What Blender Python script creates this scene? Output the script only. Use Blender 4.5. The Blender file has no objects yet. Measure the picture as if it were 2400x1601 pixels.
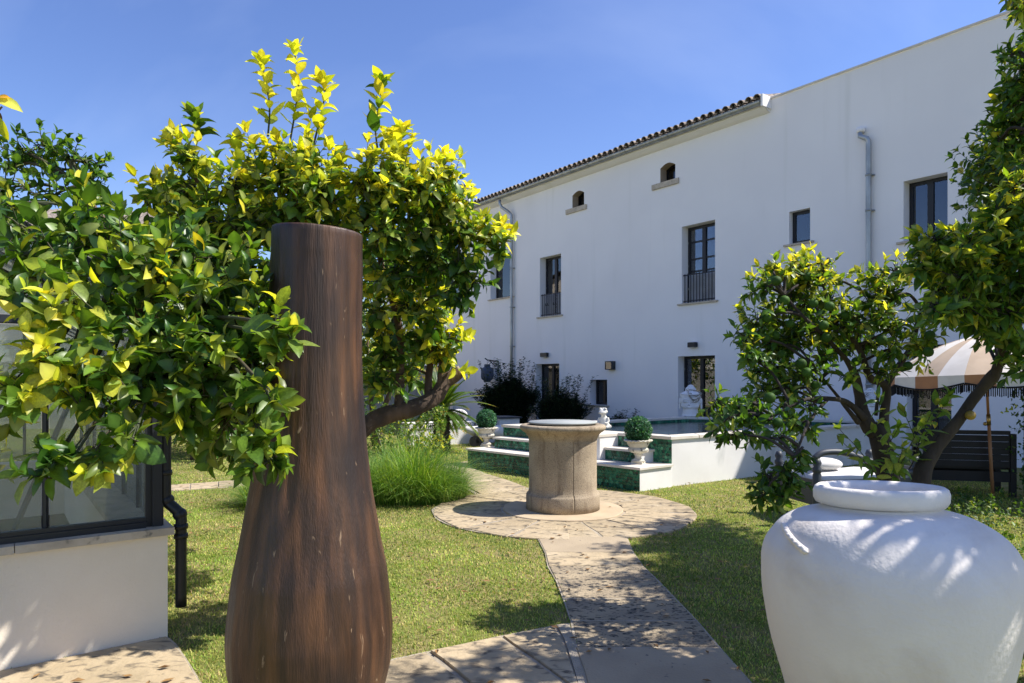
import bpy, math, random
import numpy as np
from mathutils import Vector, Matrix, noise
from mathutils.geometry import tessellate_polygon
random.seed(7); RNG = np.random.default_rng(7)
SC = bpy.context.scene
# ------------------------------------------------------------------ camera, sky, sun, exposure
cam_d = bpy.data.cameras.new('camera'); CAM = bpy.data.objects.new('camera', cam_d)
SC.collection.objects.link(CAM); SC.camera = CAM
CAM.location = (0, 0, 1.6); CAM.rotation_euler = (math.radians(90), 0, 0)
cam_d.sensor_width = 36; cam_d.lens = 24; cam_d.shift_y = 0.0373; cam_d.clip_start = 0.05; cam_d.clip_end = 2000
SUN_EL, SUN_AZ = math.radians(51), math.radians(91)      # azimuth measured clockwise from +Y
world = bpy.data.worlds.new("World"); SC.world = world; world.use_nodes = True
nt = world.node_tree; nt.nodes.clear()
w_out = nt.nodes.new('ShaderNodeOutputWorld'); w_bg = nt.nodes.new('ShaderNodeBackground')
sky = nt.nodes.new('ShaderNodeTexSky'); sky.sky_type = 'NISHITA'; sky.sun_disc = False
sky.sun_elevation = SUN_EL; sky.sun_rotation = SUN_AZ; sky.altitude = 0
sky.air_density = 1.0; sky.dust_density = 0.35; sky.ozone_density = 4.0
w_bg.inputs['Strength'].default_value = 0.135
# thin, high veil of cirrus
tcw = nt.nodes.new('ShaderNodeTexCoord'); mpw = nt.nodes.new('ShaderNodeMapping')
mpw.inputs['Rotation'].default_value = (0.2, 0.5, 0.9); mpw.inputs['Scale'].default_value = (1.2, 6.0, 2.2)
nzw = nt.nodes.new('ShaderNodeTexNoise'); nzw.inputs['Scale'].default_value = 1.6; nzw.inputs['Detail'].default_value = 5
rpw = nt.nodes.new('ShaderNodeMapRange'); rpw.inputs[1].default_value = 0.5; rpw.inputs[2].default_value = 0.85
rpw.inputs[3].default_value = 0.0; rpw.inputs[4].default_value = 0.10
mxw = nt.nodes.new('ShaderNodeMix'); mxw.data_type = 'RGBA'; mxw.inputs[7].default_value = (6.0, 6.6, 7.6, 1)
hsw = nt.nodes.new('ShaderNodeHueSaturation'); hsw.inputs['Hue'].default_value = 0.515; hsw.inputs['Saturation'].default_value = 1.10; hsw.inputs['Value'].default_value = 0.92
nt.links.new(tcw.outputs['Generated'], mpw.inputs[0]); nt.links.new(mpw.outputs[0], nzw.inputs['Vector'])
nt.links.new(nzw.outputs[0], rpw.inputs[0]); nt.links.new(rpw.outputs[0], mxw.inputs[0])
nt.links.new(sky.outputs[0], hsw.inputs['Color']); nt.links.new(hsw.outputs[0], mxw.inputs[6])
nt.links.new(mxw.outputs[2], w_bg.inputs['Color']); nt.links.new(w_bg.outputs[0], w_out.inputs[0])
sun_d = bpy.data.lights.new('sun', 'SUN'); SUN = bpy.data.objects.new('sun', sun_d); SC.collection.objects.link(SUN)
sun_d.energy = 4.8; sun_d.angle = math.radians(0.53); sun_d.color = (1.0, 0.955, 0.88)
sdir = Vector((math.cos(SUN_EL)*math.sin(SUN_AZ), math.cos(SUN_EL)*math.cos(SUN_AZ), math.sin(SUN_EL)))
SUN.rotation_euler = sdir.to_track_quat('Z', 'Y').to_euler()
SC.view_settings.view_transform = 'Standard'; SC.view_settings.look = 'None'
SC.view_settings.exposure = 0.72; SC.view_settings.gamma = 1.0; SC.view_settings.use_curve_mapping = False
SC.cycles.max_bounces = 8; SC.cycles.transparent_max_bounces = 12

# ------------------------------------------------------------------ measuring
F, CX, YH, EYE = 1600.0, 1200.0, 890.0, 1.6
def P(px, py, Z): return Vector(((px-CX)/F*Z, Z, EYE+(YH-py)/F*Z))
def G(px, py, h=0.0):
    Z = (EYE-h)*F/(py-YH); return Vector(((px-CX)/F*Z, Z, h))

# ------------------------------------------------------------------ materials
def _n(nt, t, **k):
    n = nt.nodes.new(t)
    for a, v in k.items(): setattr(n, a, v)
    return n
def material(name, c1, c2=None, scale=4, detail=7, rough=.8, bump=0., bscale=60, spec=.4, metal=0., rand=0.,
             stretch=(1, 1, 1), c3=None, s3=10, t3=(.55, .65), stretch3=None, lo=.35, hi=.65, rscale=0., attr=None, coat=0., bdist=.01, c4=None, s4=2, t4=(.5, .7), stretch4=None, d3=.3):
    m = bpy.data.materials.new(name); m.use_nodes = True; nt = m.node_tree; L = nt.links.new
    b = nt.nodes['Principled BSDF']; b.inputs['Roughness'].default_value = rough
    b.inputs['Specular IOR Level'].default_value = spec; b.inputs['Metallic'].default_value = metal
    if coat: b.inputs['Coat Weight'].default_value = coat
    tc = _n(nt, 'ShaderNodeTexCoord')
    def noise_of(sc, st, det=detail, dist=0.0):
        mp = _n(nt, 'ShaderNodeMapping'); mp.inputs['Scale'].default_value = st
        L(tc.outputs['Object'], mp.inputs[0]); z = _n(nt, 'ShaderNodeTexNoise')
        z.inputs['Scale'].default_value = sc; z.inputs['Detail'].default_value = det; z.inputs['Distortion'].default_value = dist
        L(mp.outputs[0], z.inputs['Vector']); return z.outputs[0]
    def mr(x, a, bb, c=0., d=1.):
        r = _n(nt, 'ShaderNodeMapRange'); r.interpolation_type = 'SMOOTHSTEP'
        for i, v in zip((1, 2, 3, 4), (a, bb, c, d)): r.inputs[i].default_value = v
        L(x, r.inputs[0]); return r.outputs[0]
    def mix(f, a, bcol, mode='MIX'):
        x = _n(nt, 'ShaderNodeMix', data_type='RGBA', blend_type=mode); L(f, x.inputs[0]) if not isinstance(f, float) else setattr(x.inputs[0], 'default_value', f)
        for i, v in ((6, a), (7, bcol)):
            if isinstance(v, tuple): x.inputs[i].default_value = (*v, 1)
            else: L(v, x.inputs[i])
        return x.outputs[2]
    col = c1
    if attr:
        at = _n(nt, 'ShaderNodeAttribute', attribute_name=attr); col = at.outputs['Color']
    if c2: col = mix(mr(noise_of(scale, stretch), lo, hi), col, c2)
    if c4: col = mix(mr(noise_of(s4, stretch4 or (1, 1, 1), 8, .3), *t4), col, c4)
    if c3: col = mix(mr(noise_of(s3, stretch3 or (1, 1, 1), 9, d3), *t3), col, c3)
    if rand:
        oi = _n(nt, 'ShaderNodeObjectInfo'); r = _n(nt, 'ShaderNodeMapRange')
        r.inputs[3].default_value = 1-rand; r.inputs[4].default_value = 1+rand; L(oi.outputs['Random'], r.inputs[0])
        hv = _n(nt, 'ShaderNodeHueSaturation'); L(r.outputs[0], hv.inputs['Value'])
        if isinstance(col, tuple): hv.inputs['Color'].default_value = (*col, 1)
        else: L(col, hv.inputs['Color'])
        col = hv.outputs[0]
    if isinstance(col, tuple): b.inputs['Base Color'].default_value = (*col, 1)
    else: L(col, b.inputs['Base Color'])
    if rscale: L(mr(noise_of(rscale, stretch), .3, .7, max(0, rough-.15), min(1, rough+.15)), b.inputs['Roughness'])
    if bump:
        bp = _n(nt, 'ShaderNodeBump'); bp.inputs['Strength'].default_value = bump; bp.inputs['Distance'].default_value = bdist
        L(noise_of(bscale, stretch, 8), bp.inputs['Height']); L(bp.outputs[0], b.inputs['Normal'])
    m['b'] = 1
    return m

def leaf_material(name, rough=.38, trans=.42, spec=.45, tmul=(1.9, 1.75, .5), c_noise=14):
    m = bpy.data.materials.new(name); m.use_nodes = True; nt = m.node_tree; L = nt.links.new
    b = nt.nodes['Principled BSDF']; out = nt.nodes['Material Output']
    b.inputs['Roughness'].default_value = rough; b.inputs['Specular IOR Level'].default_value = spec
    at = _n(nt, 'ShaderNodeAttribute', attribute_name='tint')
    tc = _n(nt, 'ShaderNodeTexCoord'); nz = _n(nt, 'ShaderNodeTexNoise'); nz.inputs['Scale'].default_value = c_noise
    L(tc.outputs['Object'], nz.inputs['Vector'])
    r = _n(nt, 'ShaderNodeMapRange'); r.inputs[1].default_value = .3; r.inputs[2].default_value = .7
    r.inputs[3].default_value = .75; r.inputs[4].default_value = 1.25; L(nz.outputs[0], r.inputs[0])
    hv = _n(nt, 'ShaderNodeHueSaturation'); L(at.outputs['Color'], hv.inputs['Color']); L(r.outputs[0], hv.inputs['Value'])
    L(hv.outputs[0], b.inputs['Base Color'])
    t = _n(nt, 'ShaderNodeBsdfTranslucent'); mm = _n(nt, 'ShaderNodeMix', data_type='RGBA', blend_type='MULTIPLY')
    mm.inputs[0].default_value = 1; mm.inputs[7].default_value = (*tmul, 1); mm.clamp_result = False
    L(hv.outputs[0], mm.inputs[6]); L(mm.outputs[2], t.inputs['Color'])
    mx = _n(nt, 'ShaderNodeMixShader'); mx.inputs[0].default_value = trans
    L(b.outputs[0], mx.inputs[1]); L(t.outputs[0], mx.inputs[2]); L(mx.outputs[0], out.inputs[0])
    return m

def glass_material(name, tint=(.9, .95, .95), refl=1.0, rough=.01, dirt=0.0, ior=1.5):
    m = bpy.data.materials.new(name); m.use_nodes = True; nt = m.node_tree; L = nt.links.new; nt.nodes.clear()
    out = _n(nt, 'ShaderNodeOutputMaterial'); tr = _n(nt, 'ShaderNodeBsdfTransparent'); tr.inputs[0].default_value = (*tint, 1)
    gl = _n(nt, 'ShaderNodeBsdfGlossy'); gl.inputs['Roughness'].default_value = rough
    fr = _n(nt, 'ShaderNodeFresnel'); fr.inputs[0].default_value = ior
    mu = _n(nt, 'ShaderNodeMath', operation='MULTIPLY', use_clamp=True); mu.inputs[1].default_value = refl; L(fr.outputs[0], mu.inputs[0])
    mx = _n(nt, 'ShaderNodeMixShader'); L(mu.outputs[0], mx.inputs[0]); L(tr.outputs[0], mx.inputs[1]); L(gl.outputs[0], mx.inputs[2])
    last = mx.outputs[0]
    if dirt:
        df = _n(nt, 'ShaderNodeBsdfDiffuse'); df.inputs[0].default_value = (.55, .58, .55, 1)
        tc = _n(nt, 'ShaderNodeTexCoord'); nz = _n(nt, 'ShaderNodeTexNoise'); nz.inputs['Scale'].default_value = 3; nz.inputs['Detail'].default_value = 8
        L(tc.outputs['Object'], nz.inputs['Vector']); r = _n(nt, 'ShaderNodeMapRange'); r.inputs[1].default_value = .3; r.inputs[2].default_value = .75
        r.inputs[3].default_value = dirt*.5; r.inputs[4].default_value = dirt*1.5; L(nz.outputs[0], r.inputs[0])
        m2 = _n(nt, 'ShaderNodeMixShader'); L(r.outputs[0], m2.inputs[0]); L(last, m2.inputs[1]); L(df.outputs[0], m2.inputs[2]); last = m2.outputs[0]
    L(last, out.inputs[0]); return m

M = {}
M['plaster'] = material('white_house_plaster', (.87, .835, .82), (.835, .80, .79), scale=.5, rough=.92, bump=.25, bscale=40, spec=.15, bdist=.004, c3=(.79, .76, .74), s3=.35, t3=(.55, .75), stretch3=(2, 2, .6), c4=(.79, .76, .735), s4=1.1, t4=(.56, .80), stretch4=(2.5, 2.5, .16))
M['plaster2'] = material('white_pool_plaster', (.80, .775, .74), (.73, .705, .67), scale=1.6, rough=.9, bump=.3, bscale=45, spec=.2, bdist=.004, c3=(.5, .5, .47), s3=2.2, t3=(.6, .8), stretch3=(1, 1, .35))
M['cream'] = material('cream_render', (.84, .74, .61), (.78, .68, .55), scale=1.2, rough=.92, bump=.55, bscale=90, spec=.15, bdist=.004)
M['reveal'] = material('tan_plaster', (.42, .33, .25), (.36, .28, .21), scale=4, rough=.9, bump=.3)
M['limestone'] = material('limestone_sill', (.56, .48, .38), (.44, .37, .29), scale=7, rough=.85, bump=.5, bscale=50, c3=(.2, .18, .15), s3=14, t3=(.62, .75))
M['coping'] = material('pale_coping_stone', (.70, .64, .55), (.62, .56, .47), scale=3, rough=.7, bump=.25, bscale=70, rand=.06, bdist=.004)
M['paver'] = material('sandstone_paver', (.43, .335, .21), (.34, .265, .165), scale=3.5, rough=.9, bump=.8, bscale=26, rand=.12, c3=(.11, .09, .065), s3=8, t3=(.50, .70), stretch3=(1, 1.8, 1), d3=.9, c4=(.48, .385, .255), s4=1.7, t4=(.45, .7), bdist=.010)
M['paver_smooth'] = material('smooth_sandstone_paver', (.385, .305, .205), (.33, .26, .175), scale=2.2, rough=.9, bump=.5, bscale=60, rand=.07, c3=(.13, .11, .09), s3=22, t3=(.66, .74), bdist=.006)
M['paver_dark'] = material('pitted_grey_paver', (.36, .285, .185), (.27, .215, .145), scale=3, rough=.92, bump=1.0, bscale=40, rand=.1, c3=(.035, .033, .03), s3=26, t3=(.50, .66), stretch3=(1, 1.5, 1), d3=.5, bdist=.012)
M['mortar'] = material('path_mortar', (.40, .34, .26), (.31, .265, .20), scale=6, rough=.95, bump=.6, bscale=60)
M['concrete'] = material('tan_concrete', (.50, .39, .26), (.43, .335, .22), scale=3, rough=.95, bump=.5, bscale=90, bdist=.005)
M['wellstone'] = material('speckled_wellstone', (.43, .345, .24), (.34, .27, .185), scale=3, rough=.92, bump=.8, bscale=110, c3=(.13, .098, .07), s3=150, t3=(.50, .66), bdist=.006, c4=(.20, .145, .095), s4=2.6, t4=(.5, .75), stretch4=(4, 4, .8))
M['lid'] = material('grey_painted_lid', (.36, .37, .36), (.30, .32, .31), scale=3, rough=.6, bump=.1)
M['wood'] = material('dark_teak', (.040, .020, .010), (.145, .064, .026), scale=5, detail=12, rough=.46, bump=.9, bscale=60, stretch=(3.5, 3.5, .22), lo=.36, hi=.72, c3=(.30, .20, .12), s3=11, t3=(.665, .75), stretch3=(3.4, 3.4, .7), d3=1.0, c4=(.018, .011, .010), s4=1.3, t4=(.40, .62), stretch4=(1.5, 1.5, .7), spec=.45, bdist=.003, rscale=2)
M['crack'] = material('dark_crack', (.006, .005, .004), rough=.9)
M['jar'] = material('whitewashed_clay', (.80, .745, .68), (.73, .67, .61), scale=2.2, rough=.9, bump=.45, bscale=60, spec=.15, c3=(.60, .52, .44), s3=3.0, t3=(.5, .8), bdist=.006)
M['dark_alu'] = material('anthracite_frame', (.018, .019, .024), rough=.4, spec=.5)
M['win_frame'] = material('window_frame', (.013, .013, .017), rough=.45, spec=.4)
M['black'] = material('black_plastic', (.006, .006, .008), (.010, .010, .012), scale=8, rough=.45, spec=.5)
M['zinc'] = material('galvanised_zinc', (.42, .43, .43), (.30, .31, .31), scale=6, rough=.45, metal=.7, spec=.5, stretch=(1, 1, .4))
M['tile'] = material('clay_roof_tile', (.30, .245, .20), (.20, .165, .14), scale=6, rough=.9, bump=.5, rand=.25, c3=(.10, .09, .075), s3=12, t3=(.5, .65))
M['terracotta'] = material('terracotta_roof', (.40, .19, .10), (.30, .14, .08), scale=3, rough=.9, bump=.5, rand=.15)
M['interior'] = material('dark_room', (.03, .03, .035), rough=.9)
M['curtain'] = material('amber_curtain', (.50, .27, .09), (.30, .15, .05), scale=3, rough=.9, stretch=(8, 8, .6))
M['pale_curtain'] = material('pale_curtain', (.60, .60, .62), (.5, .5, .53), scale=3, rough=.9)
M['pane'] = glass_material('window_glass', (.6, .65, .72), refl=2.4, rough=.004)
M['gpane'] = glass_material('greenhouse_glass', (.86, .90, .88), refl=1.4, rough=.02, dirt=.15)
M['water'] = material('pool_water', (.006, .022, .030), rough=.04, spec=.6, bump=.25, bscale=5, stretch=(1, 2.5, 1), bdist=.03)
M['hex'] = material('green_glazed_tile', (.02, .12, .07), rough=.25, spec=.5, attr='tint', bump=.2, bscale=60, bdist=.003, rscale=20)
M['grout'] = material('dark_green_grout', (.010, .035, .025), rough=.9)
M['soil'] = material('lawn_soil', (.15, .17, .04), (.24, .20, .09), scale=2.5, rough=1, bump=.8, bscale=60, spec=.05)
M['earth'] = material('bare_earth', (.10, .07, .05), (.06, .045, .03), scale=8, rough=1, bump=1, bscale=50)
M['bark'] = material('citrus_bark', (.15, .095, .06), (.065, .045, .032), scale=6, rough=.95, bump=1.0, bscale=26, stretch=(1, 1, .35), c3=(.26, .20, .14), s3=16, t3=(.62, .74), bdist=.02)
M['bark2'] = material('grey_bark', (.06, .048, .040), (.035, .028, .024), scale=8, rough=.95, bump=1.0, bscale=30, stretch=(1, 1, .4), bdist=.015)
M['twig'] = material('green_twig', (.05, .065, .025), (.07, .055, .03), scale=8, rough=.7)
M['cutwood'] = material('sawn_wood', (.42, .36, .28), (.30, .24, .18), scale=20, rough=.9)
M['leaf'] = leaf_material('citrus_leaf')
M['leaf_far'] = leaf_material('garden_leaf', rough=.5, trans=.35)
M['grass'] = leaf_material('grass_blade', rough=.6, trans=.35, spec=.2, tmul=(1.25, 1.35, .6), c_noise=1.1)
M['core'] = material('dark_green_core', (.012, .035, .014), rough=1)
M['palm'] = leaf_material('cycad_leaflet', rough=.35, trans=.3, tmul=(1.5, 1.5, .5))
M['dry'] = material('dry_leaf', (.30, .17, .06), (.16, .09, .04), scale=20, rough=.8)
M['fruit'] = material('green_orange_peel', (.030, .085, .014), (.055, .11, .016), scale=8, rough=.6, bump=.3, bscale=300, spec=.15, rand=.25, bdist=.002)
M['fruit2'] = material('ripening_orange_peel', (.42, .22, .03), (.16, .17, .03), scale=12, rough=.45, bump=.3, bscale=300, spec=.5, bdist=.002)
M['statue'] = material('white_cast_stone', (.82, .81, .80), (.74, .73, .72), scale=5, rough=.85, bump=.5, bscale=70, bdist=.004)
M['frog'] = material('cream_cast_stone', (.68, .66, .60), (.58, .56, .51), scale=8, rough=.85, bump=.4, bscale=80, bdist=.003)
M['grey_eye'] = material('weathered_eye', (.22, .22, .21), rough=.9)
M['bead'] = material('shell_beads', (.45, .41, .34), (.30, .27, .22), scale=30, rough=.7)
M['urn'] = material('weathered_urn', (.60, .56, .46), (.50, .46, .37), scale=6, rough=.9, bump=.8, bscale=50, c3=(.10, .10, .10), s3=14, t3=(.60, .68), stretch3=(1, 1, .5), bdist=.006)
M['umb_white'] = material('cream_canvas', (.70, .65, .58), (.64, .59, .52), scale=5, rough=.9)
M['umb_tan'] = material('tan_canvas', (.50, .38, .27), (.45, .34, .24), scale=5, rough=.9)
M['umb_orange'] = material('orange_canvas', (.42, .20, .09), (.36, .17, .08), scale=5, rough=.9)
M['fringe'] = material('black_fringe', (.008, .008, .010), rough=.95)
M['polewood'] = material('oiled_pole', (.42, .20, .085), (.30, .13, .05), scale=10, rough=.5, stretch=(1, 1, .2))
M['brass'] = material('brass', (.5, .32, .12), rough=.35, metal=.9)
M['bench_dark'] = material('dark_bench_wood', (.006, .004, .004), (.012, .007, .006), scale=6, rough=.55, stretch=(1, 1, .3))
M['bench_blue'] = material('slate_painted_wood', (.045, .052, .066), (.035, .04, .05), scale=6, rough=.5)
M['cushion'] = material('white_cushion', (.66, .64, .62), (.58, .56, .55), scale=5, rough=.95)
M['navy'] = material('navy_fabric', (.012, .015, .03), rough=.8)
M['lantern'] = material('blue_grey_metal', (.05, .07, .11), rough=.5)
M['cush_black'] = material('black_stripe', (.02, .02, .025), rough=.9)
M['garden_wall'] = material('garden_wall_render', (.38, .34, .28), (.30, .27, .22), scale=1.5, rough=.95, bump=.4)
M['hillmat'] = material('earth_far', (.12, .13, .05), rough=1)

# ------------------------------------------------------------------ mesh helpers
OFF = {}
class MB:
    def __init__(s): s.v = []; s.f = []; s.sm = []; s.mi = []; s.smooth = False; s.m = 0
    def add(s, vs, fs, smooth=None):
        o = len(s.v); s.v += [tuple(v) for v in vs]
        for f in fs: s.f.append(tuple(i+o for i in f)); s.sm.append(s.smooth if smooth is None else smooth); s.mi.append(s.m)
        return s
    def box(s, a, b, T=None):
        (x0, y0, z0), (x1, y1, z1) = a, b
        vs = [Vector(p) for p in ((x0,y0,z0),(x1,y0,z0),(x1,y1,z0),(x0,y1,z0),(x0,y0,z1),(x1,y0,z1),(x1,y1,z1),(x0,y1,z1))]
        if T: vs = [T(v) for v in vs]
        return s.add(vs, [(0,3,2,1),(4,5,6,7),(0,1,5,4),(1,2,6,5),(2,3,7,6),(3,0,4,7)], False)
    def prism(s, poly, z0, z1, bev=0.0):
        n = len(poly); c = Vector((sum(p[0] for p in poly)/n, sum(p[1] for p in poly)/n))
        def ring(z, inset):
            out = []
            for p in poly:
                d = Vector((p[0], p[1]))-c; l = max(d.length, 1e-6); q = c+d*max(.05, (l-inset)/l); out.append((q.x, q.y, z))
            return out
        rs = [ring(z0, 0), ring(z1-bev, 0)] + ([ring(z1, bev)] if bev else [])
        vs = [v for r in rs for v in r]; fs = []
        for k in range(len(rs)-1):
            for i in range(n): j = (i+1) % n; fs.append((k*n+i, k*n+j, (k+1)*n+j, (k+1)*n+i))
        k = len(rs)-1; fs.append(tuple(k*n+i for i in range(n))); fs.append(tuple(reversed(range(n))))
        a = sum(poly[i][0]*poly[(i+1) % n][1]-poly[(i+1) % n][0]*poly[i][1] for i in range(n))
        if a < 0: fs = [tuple(reversed(f)) for f in fs]
        return s.add(vs, fs, False)
    def lathe(s, prof, c=(0, 0, 0), n=32, smooth=True, cap=True, fn=None, a0=0, a1=None):
        vs = []; fs = []; full = a1 is None; m = n if full else n+1; a1 = 2*math.pi if full else a1
        for (r, z) in prof:
            for i in range(m):
                a = a0+(a1-a0)*i/n; rr, zz = (r, z) if fn is None else fn(r, z, a)
                vs.append((c[0]+rr*math.cos(a), c[1]+rr*math.sin(a), c[2]+zz))
        for k in range(len(prof)-1):
            for i in range(n):
                j = (i+1) % m; fs.append((k*m+i, k*m+j, (k+1)*m+j, (k+1)*m+i))
        if cap and full: fs.append(tuple(reversed(range(m)))); fs.append(tuple((len(prof)-1)*m+i for i in range(m)))
        return s.add(vs, fs, smooth)
    def tube(s, pts, rad, n=8, smooth=True, cap=True, fn=None):
        pts = [Vector(p) for p in pts]; k = len(pts)
        if not hasattr(rad, '__len__'): rad = [rad]*k
        t0 = (pts[1]-pts[0]).normalized(); u = t0.orthogonal().normalized(); vs = []; fs = []
        for i, p in enumerate(pts):
            t = (pts[min(i+1, k-1)]-pts[max(i-1, 0)])
            t = t.normalized() if t.length > 1e-9 else t0
            u = (u-t*u.dot(t)); u = u.normalized() if u.length > 1e-6 else t.orthogonal().normalized(); w = t.cross(u)
            for j in range(n):
                a = 2*math.pi*j/n; r = rad[i]*(1 if fn is None else fn(i, a)); vs.append(p+(u*math.cos(a)+w*math.sin(a))*r)
        for i in range(k-1):
            for j in range(n): q = (j+1) % n; fs.append((i*n+j, i*n+q, (i+1)*n+q, (i+1)*n+j))
        if cap: fs.append(tuple(reversed(range(n)))); fs.append(tuple((k-1)*n+j for j in range(n)))
        return s.add(vs, fs, smooth)
    def ball(s, c, r, nu=12, nv=8, rot=None):
        if not hasattr(r, '__len__'): r = (r, r, r)
        vs = []; fs = []; c = Vector(c)
        for i in range(nv+1):
            t = math.pi*i/nv
            for j in range(nu):
                p = 2*math.pi*j/nu; q = Vector((r[0]*math.sin(t)*math.cos(p), r[1]*math.sin(t)*math.sin(p), r[2]*math.cos(t)))
                if rot: q = rot @ q
                vs.append(c+q)
        for i in range(nv):
            for j in range(nu): k = (j+1) % nu; fs.append((i*nu+j, (i+1)*nu+j, (i+1)*nu+k, i*nu+k))
        return s.add(vs, fs, True)
    def mesh(s, name, mats, off=Vector((0, 0, 0))):
        me = bpy.data.meshes.new(name)
        me.from_pydata([(v[0]-off.x, v[1]-off.y, v[2]-off.z) for v in s.v], [], s.f)
        for m in (mats if isinstance(mats, (list, tuple)) else [mats]): me.materials.append(m)
        me.polygons.foreach_set('use_smooth', s.sm); me.polygons.foreach_set('material_index', s.mi); me.update()
        return me
    def build(s, name, mats, parent=None, **k):
        off = OFF[parent.name] if parent else Vector((0, 0, 0))
        return link(name, s.mesh(name, mats, off), parent, **k)
def link(name, me, parent=None, loc=None, label=None, cat=None, group=None, kind=None, mw=None):
    o = bpy.data.objects.new(name, me); SC.collection.objects.link(o)
    if parent:
        o.parent = parent; off = OFF[parent.name]; OFF[o.name] = off
        if mw is not None: o.matrix_local = Matrix.Translation(-off) @ mw
        elif loc is not None: o.location = Vector(loc)-off; OFF[o.name] = Vector(loc)
    else:
        if mw is not None: o.matrix_local = mw; OFF[o.name] = mw.translation.copy()
        else:
            o.location = loc or (0, 0, 0); OFF[o.name] = Vector(loc) if loc is not None else Vector((0, 0, 0))
    if label: o['label'] = label
    if cat: o['category'] = cat
    if group: o['group'] = group
    if kind: o['kind'] = kind
    return o
def thing(name, loc, label, cat, group=None):
    o = link(name, None, None, loc=Vector(loc), label=label, cat=cat, group=group); o.empty_display_size = .2; return o
def tint_attr(me, cols):
    a = me.attributes.new('tint', 'FLOAT_COLOR', 'POINT'); c = np.ones((len(me.vertices), 4), np.float32); c[:, :3] = cols
    a.data.foreach_set('color', c.ravel())
def np_mesh(name, V, Fc, mat, cols=None, smooth=True):
    """V (n,3); Fc list of (m,k) face arrays"""
    me = bpy.data.meshes.new(name); me.vertices.add(len(V)); me.vertices.foreach_set('co', np.asarray(V, np.float32).ravel())
    idx = np.concatenate([f.ravel() for f in Fc]); ks = np.concatenate([np.full(len(f), f.shape[1]) for f in Fc])
    me.loops.add(len(idx)); me.loops.foreach_set('vertex_index', idx.astype(np.int32))
    me.polygons.add(len(ks)); st = np.concatenate(([0], np.cumsum(ks)[:-1])).astype(np.int32)
    me.polygons.foreach_set('loop_start', st); me.polygons.foreach_set('use_smooth', np.full(len(ks), smooth)); me.materials.append(mat)
    me.update(calc_edges=True)
    if cols is not None: tint_attr(me, cols)
    return me
def copy_tree(o, parent=None):
    c = o.copy(); SC.collection.objects.link(c); c.parent = parent; OFF[c.name] = OFF[o.name]
    for ch in list(o.children): copy_tree(ch, c)
    return c
def lerp(a, b, t): return a+(b-a)*t
def smooth_path(pts, rad, sub=4):
    """Catmull-Rom"""
    pts = [Vector(p) for p in pts]; P_, R_ = [], []
    for i in range(len(pts)-1):
        p0, p1, p2, p3 = pts[max(i-1, 0)], pts[i], pts[i+1], pts[min(i+2, len(pts)-1)]
        for k in range(sub):
            t = k/sub; P_.append(.5*((2*p1)+(p2-p0)*t+(2*p0-5*p1+4*p2-p3)*t*t+(3*p1-p0-3*p2+p3)*t**3)); R_.append(lerp(rad[i], rad[i+1], t))
    P_.append(pts[-1]); R_.append(rad[-1]); return P_, R_
# ------------------------------------------------------------------ polygons in plan
NO_GRASS = []
def in_poly(x, y, poly):
    p = np.asarray([(q[0], q[1]) for q in poly]); n = len(p); c = np.zeros(len(x), bool)
    for i in range(n):
        x0, y0 = p[i]; x1, y1 = p[(i+1) % n]
        if y0 == y1: continue
        c ^= ((y0 > y) != (y1 > y)) & (x < (x1-x0)*(y-y0)/(y1-y0)+x0)
    return c
# ------------------------------------------------------------------ ground
g = MB(); S_ = 300
g.add([(-S_, -S_, 0), (S_, -S_, 0), (S_, S_, 0), (-S_, S_, 0)], [(0, 1, 2, 3)]); g.build('ground', M['soil'], kind='structure')

def wobble(poly, amt, seed, step=.12):
    out = []
    n = len(poly)
    for i in range(n):
        a, b = Vector(poly[i][:2]), Vector(poly[(i+1) % n][:2]); L_ = (b-a).length; k = max(1, int(L_/step))
        for j in range(k):
            q = a.lerp(b, j/k); w = noise.noise_vector(Vector((q.x*2.3, q.y*2.3, seed)))*amt; out.append((q.x+w.x, q.y+w.y))
    return out
def shrink(poly, d):
    n = len(poly); c = Vector((sum(p[0] for p in poly)/n, sum(p[1] for p in poly)/n)); out = []
    for i in range(n):
        a, b, e = Vector(poly[i-1][:2]), Vector(poly[i][:2]), Vector(poly[(i+1) % n][:2])
        n1 = (b-a).normalized(); n2 = (e-b).normalized(); p1 = Vector((-n1.y, n1.x)); p2 = Vector((-n2.y, n2.x))
        m = (p1+p2); m = m.normalized() if m.length > .2 else p1; k = d/max(.5, m.dot(p1))
        if (c-b).dot(p1+p2) < 0: m = -m
        q = b+m*k; out.append((q.x, q.y))
    return out
def bed(name, poly, z=.012, mat='mortar'):
    m = MB(); m.prism(poly, -.02, z); o = m.build(name, M[mat], kind='structure'); NO_GRASS.append(poly); return o
def slab(parent, poly, mat, top=None, gap=.012, wob=.012):
    z = (top if top is not None else random.uniform(.018, .026)); p = wobble(shrink(poly, gap), wob, random.random()*50)
    m = MB(); m.prism(p, 0.0, z, .006)
    c = Vector((sum(q[0] for q in p)/len(p), sum(q[1] for q in p)/len(p), 0))
    me = m.mesh('paving_stone', M[mat], c); return link('paving_stone', me, parent, loc=c)

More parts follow.
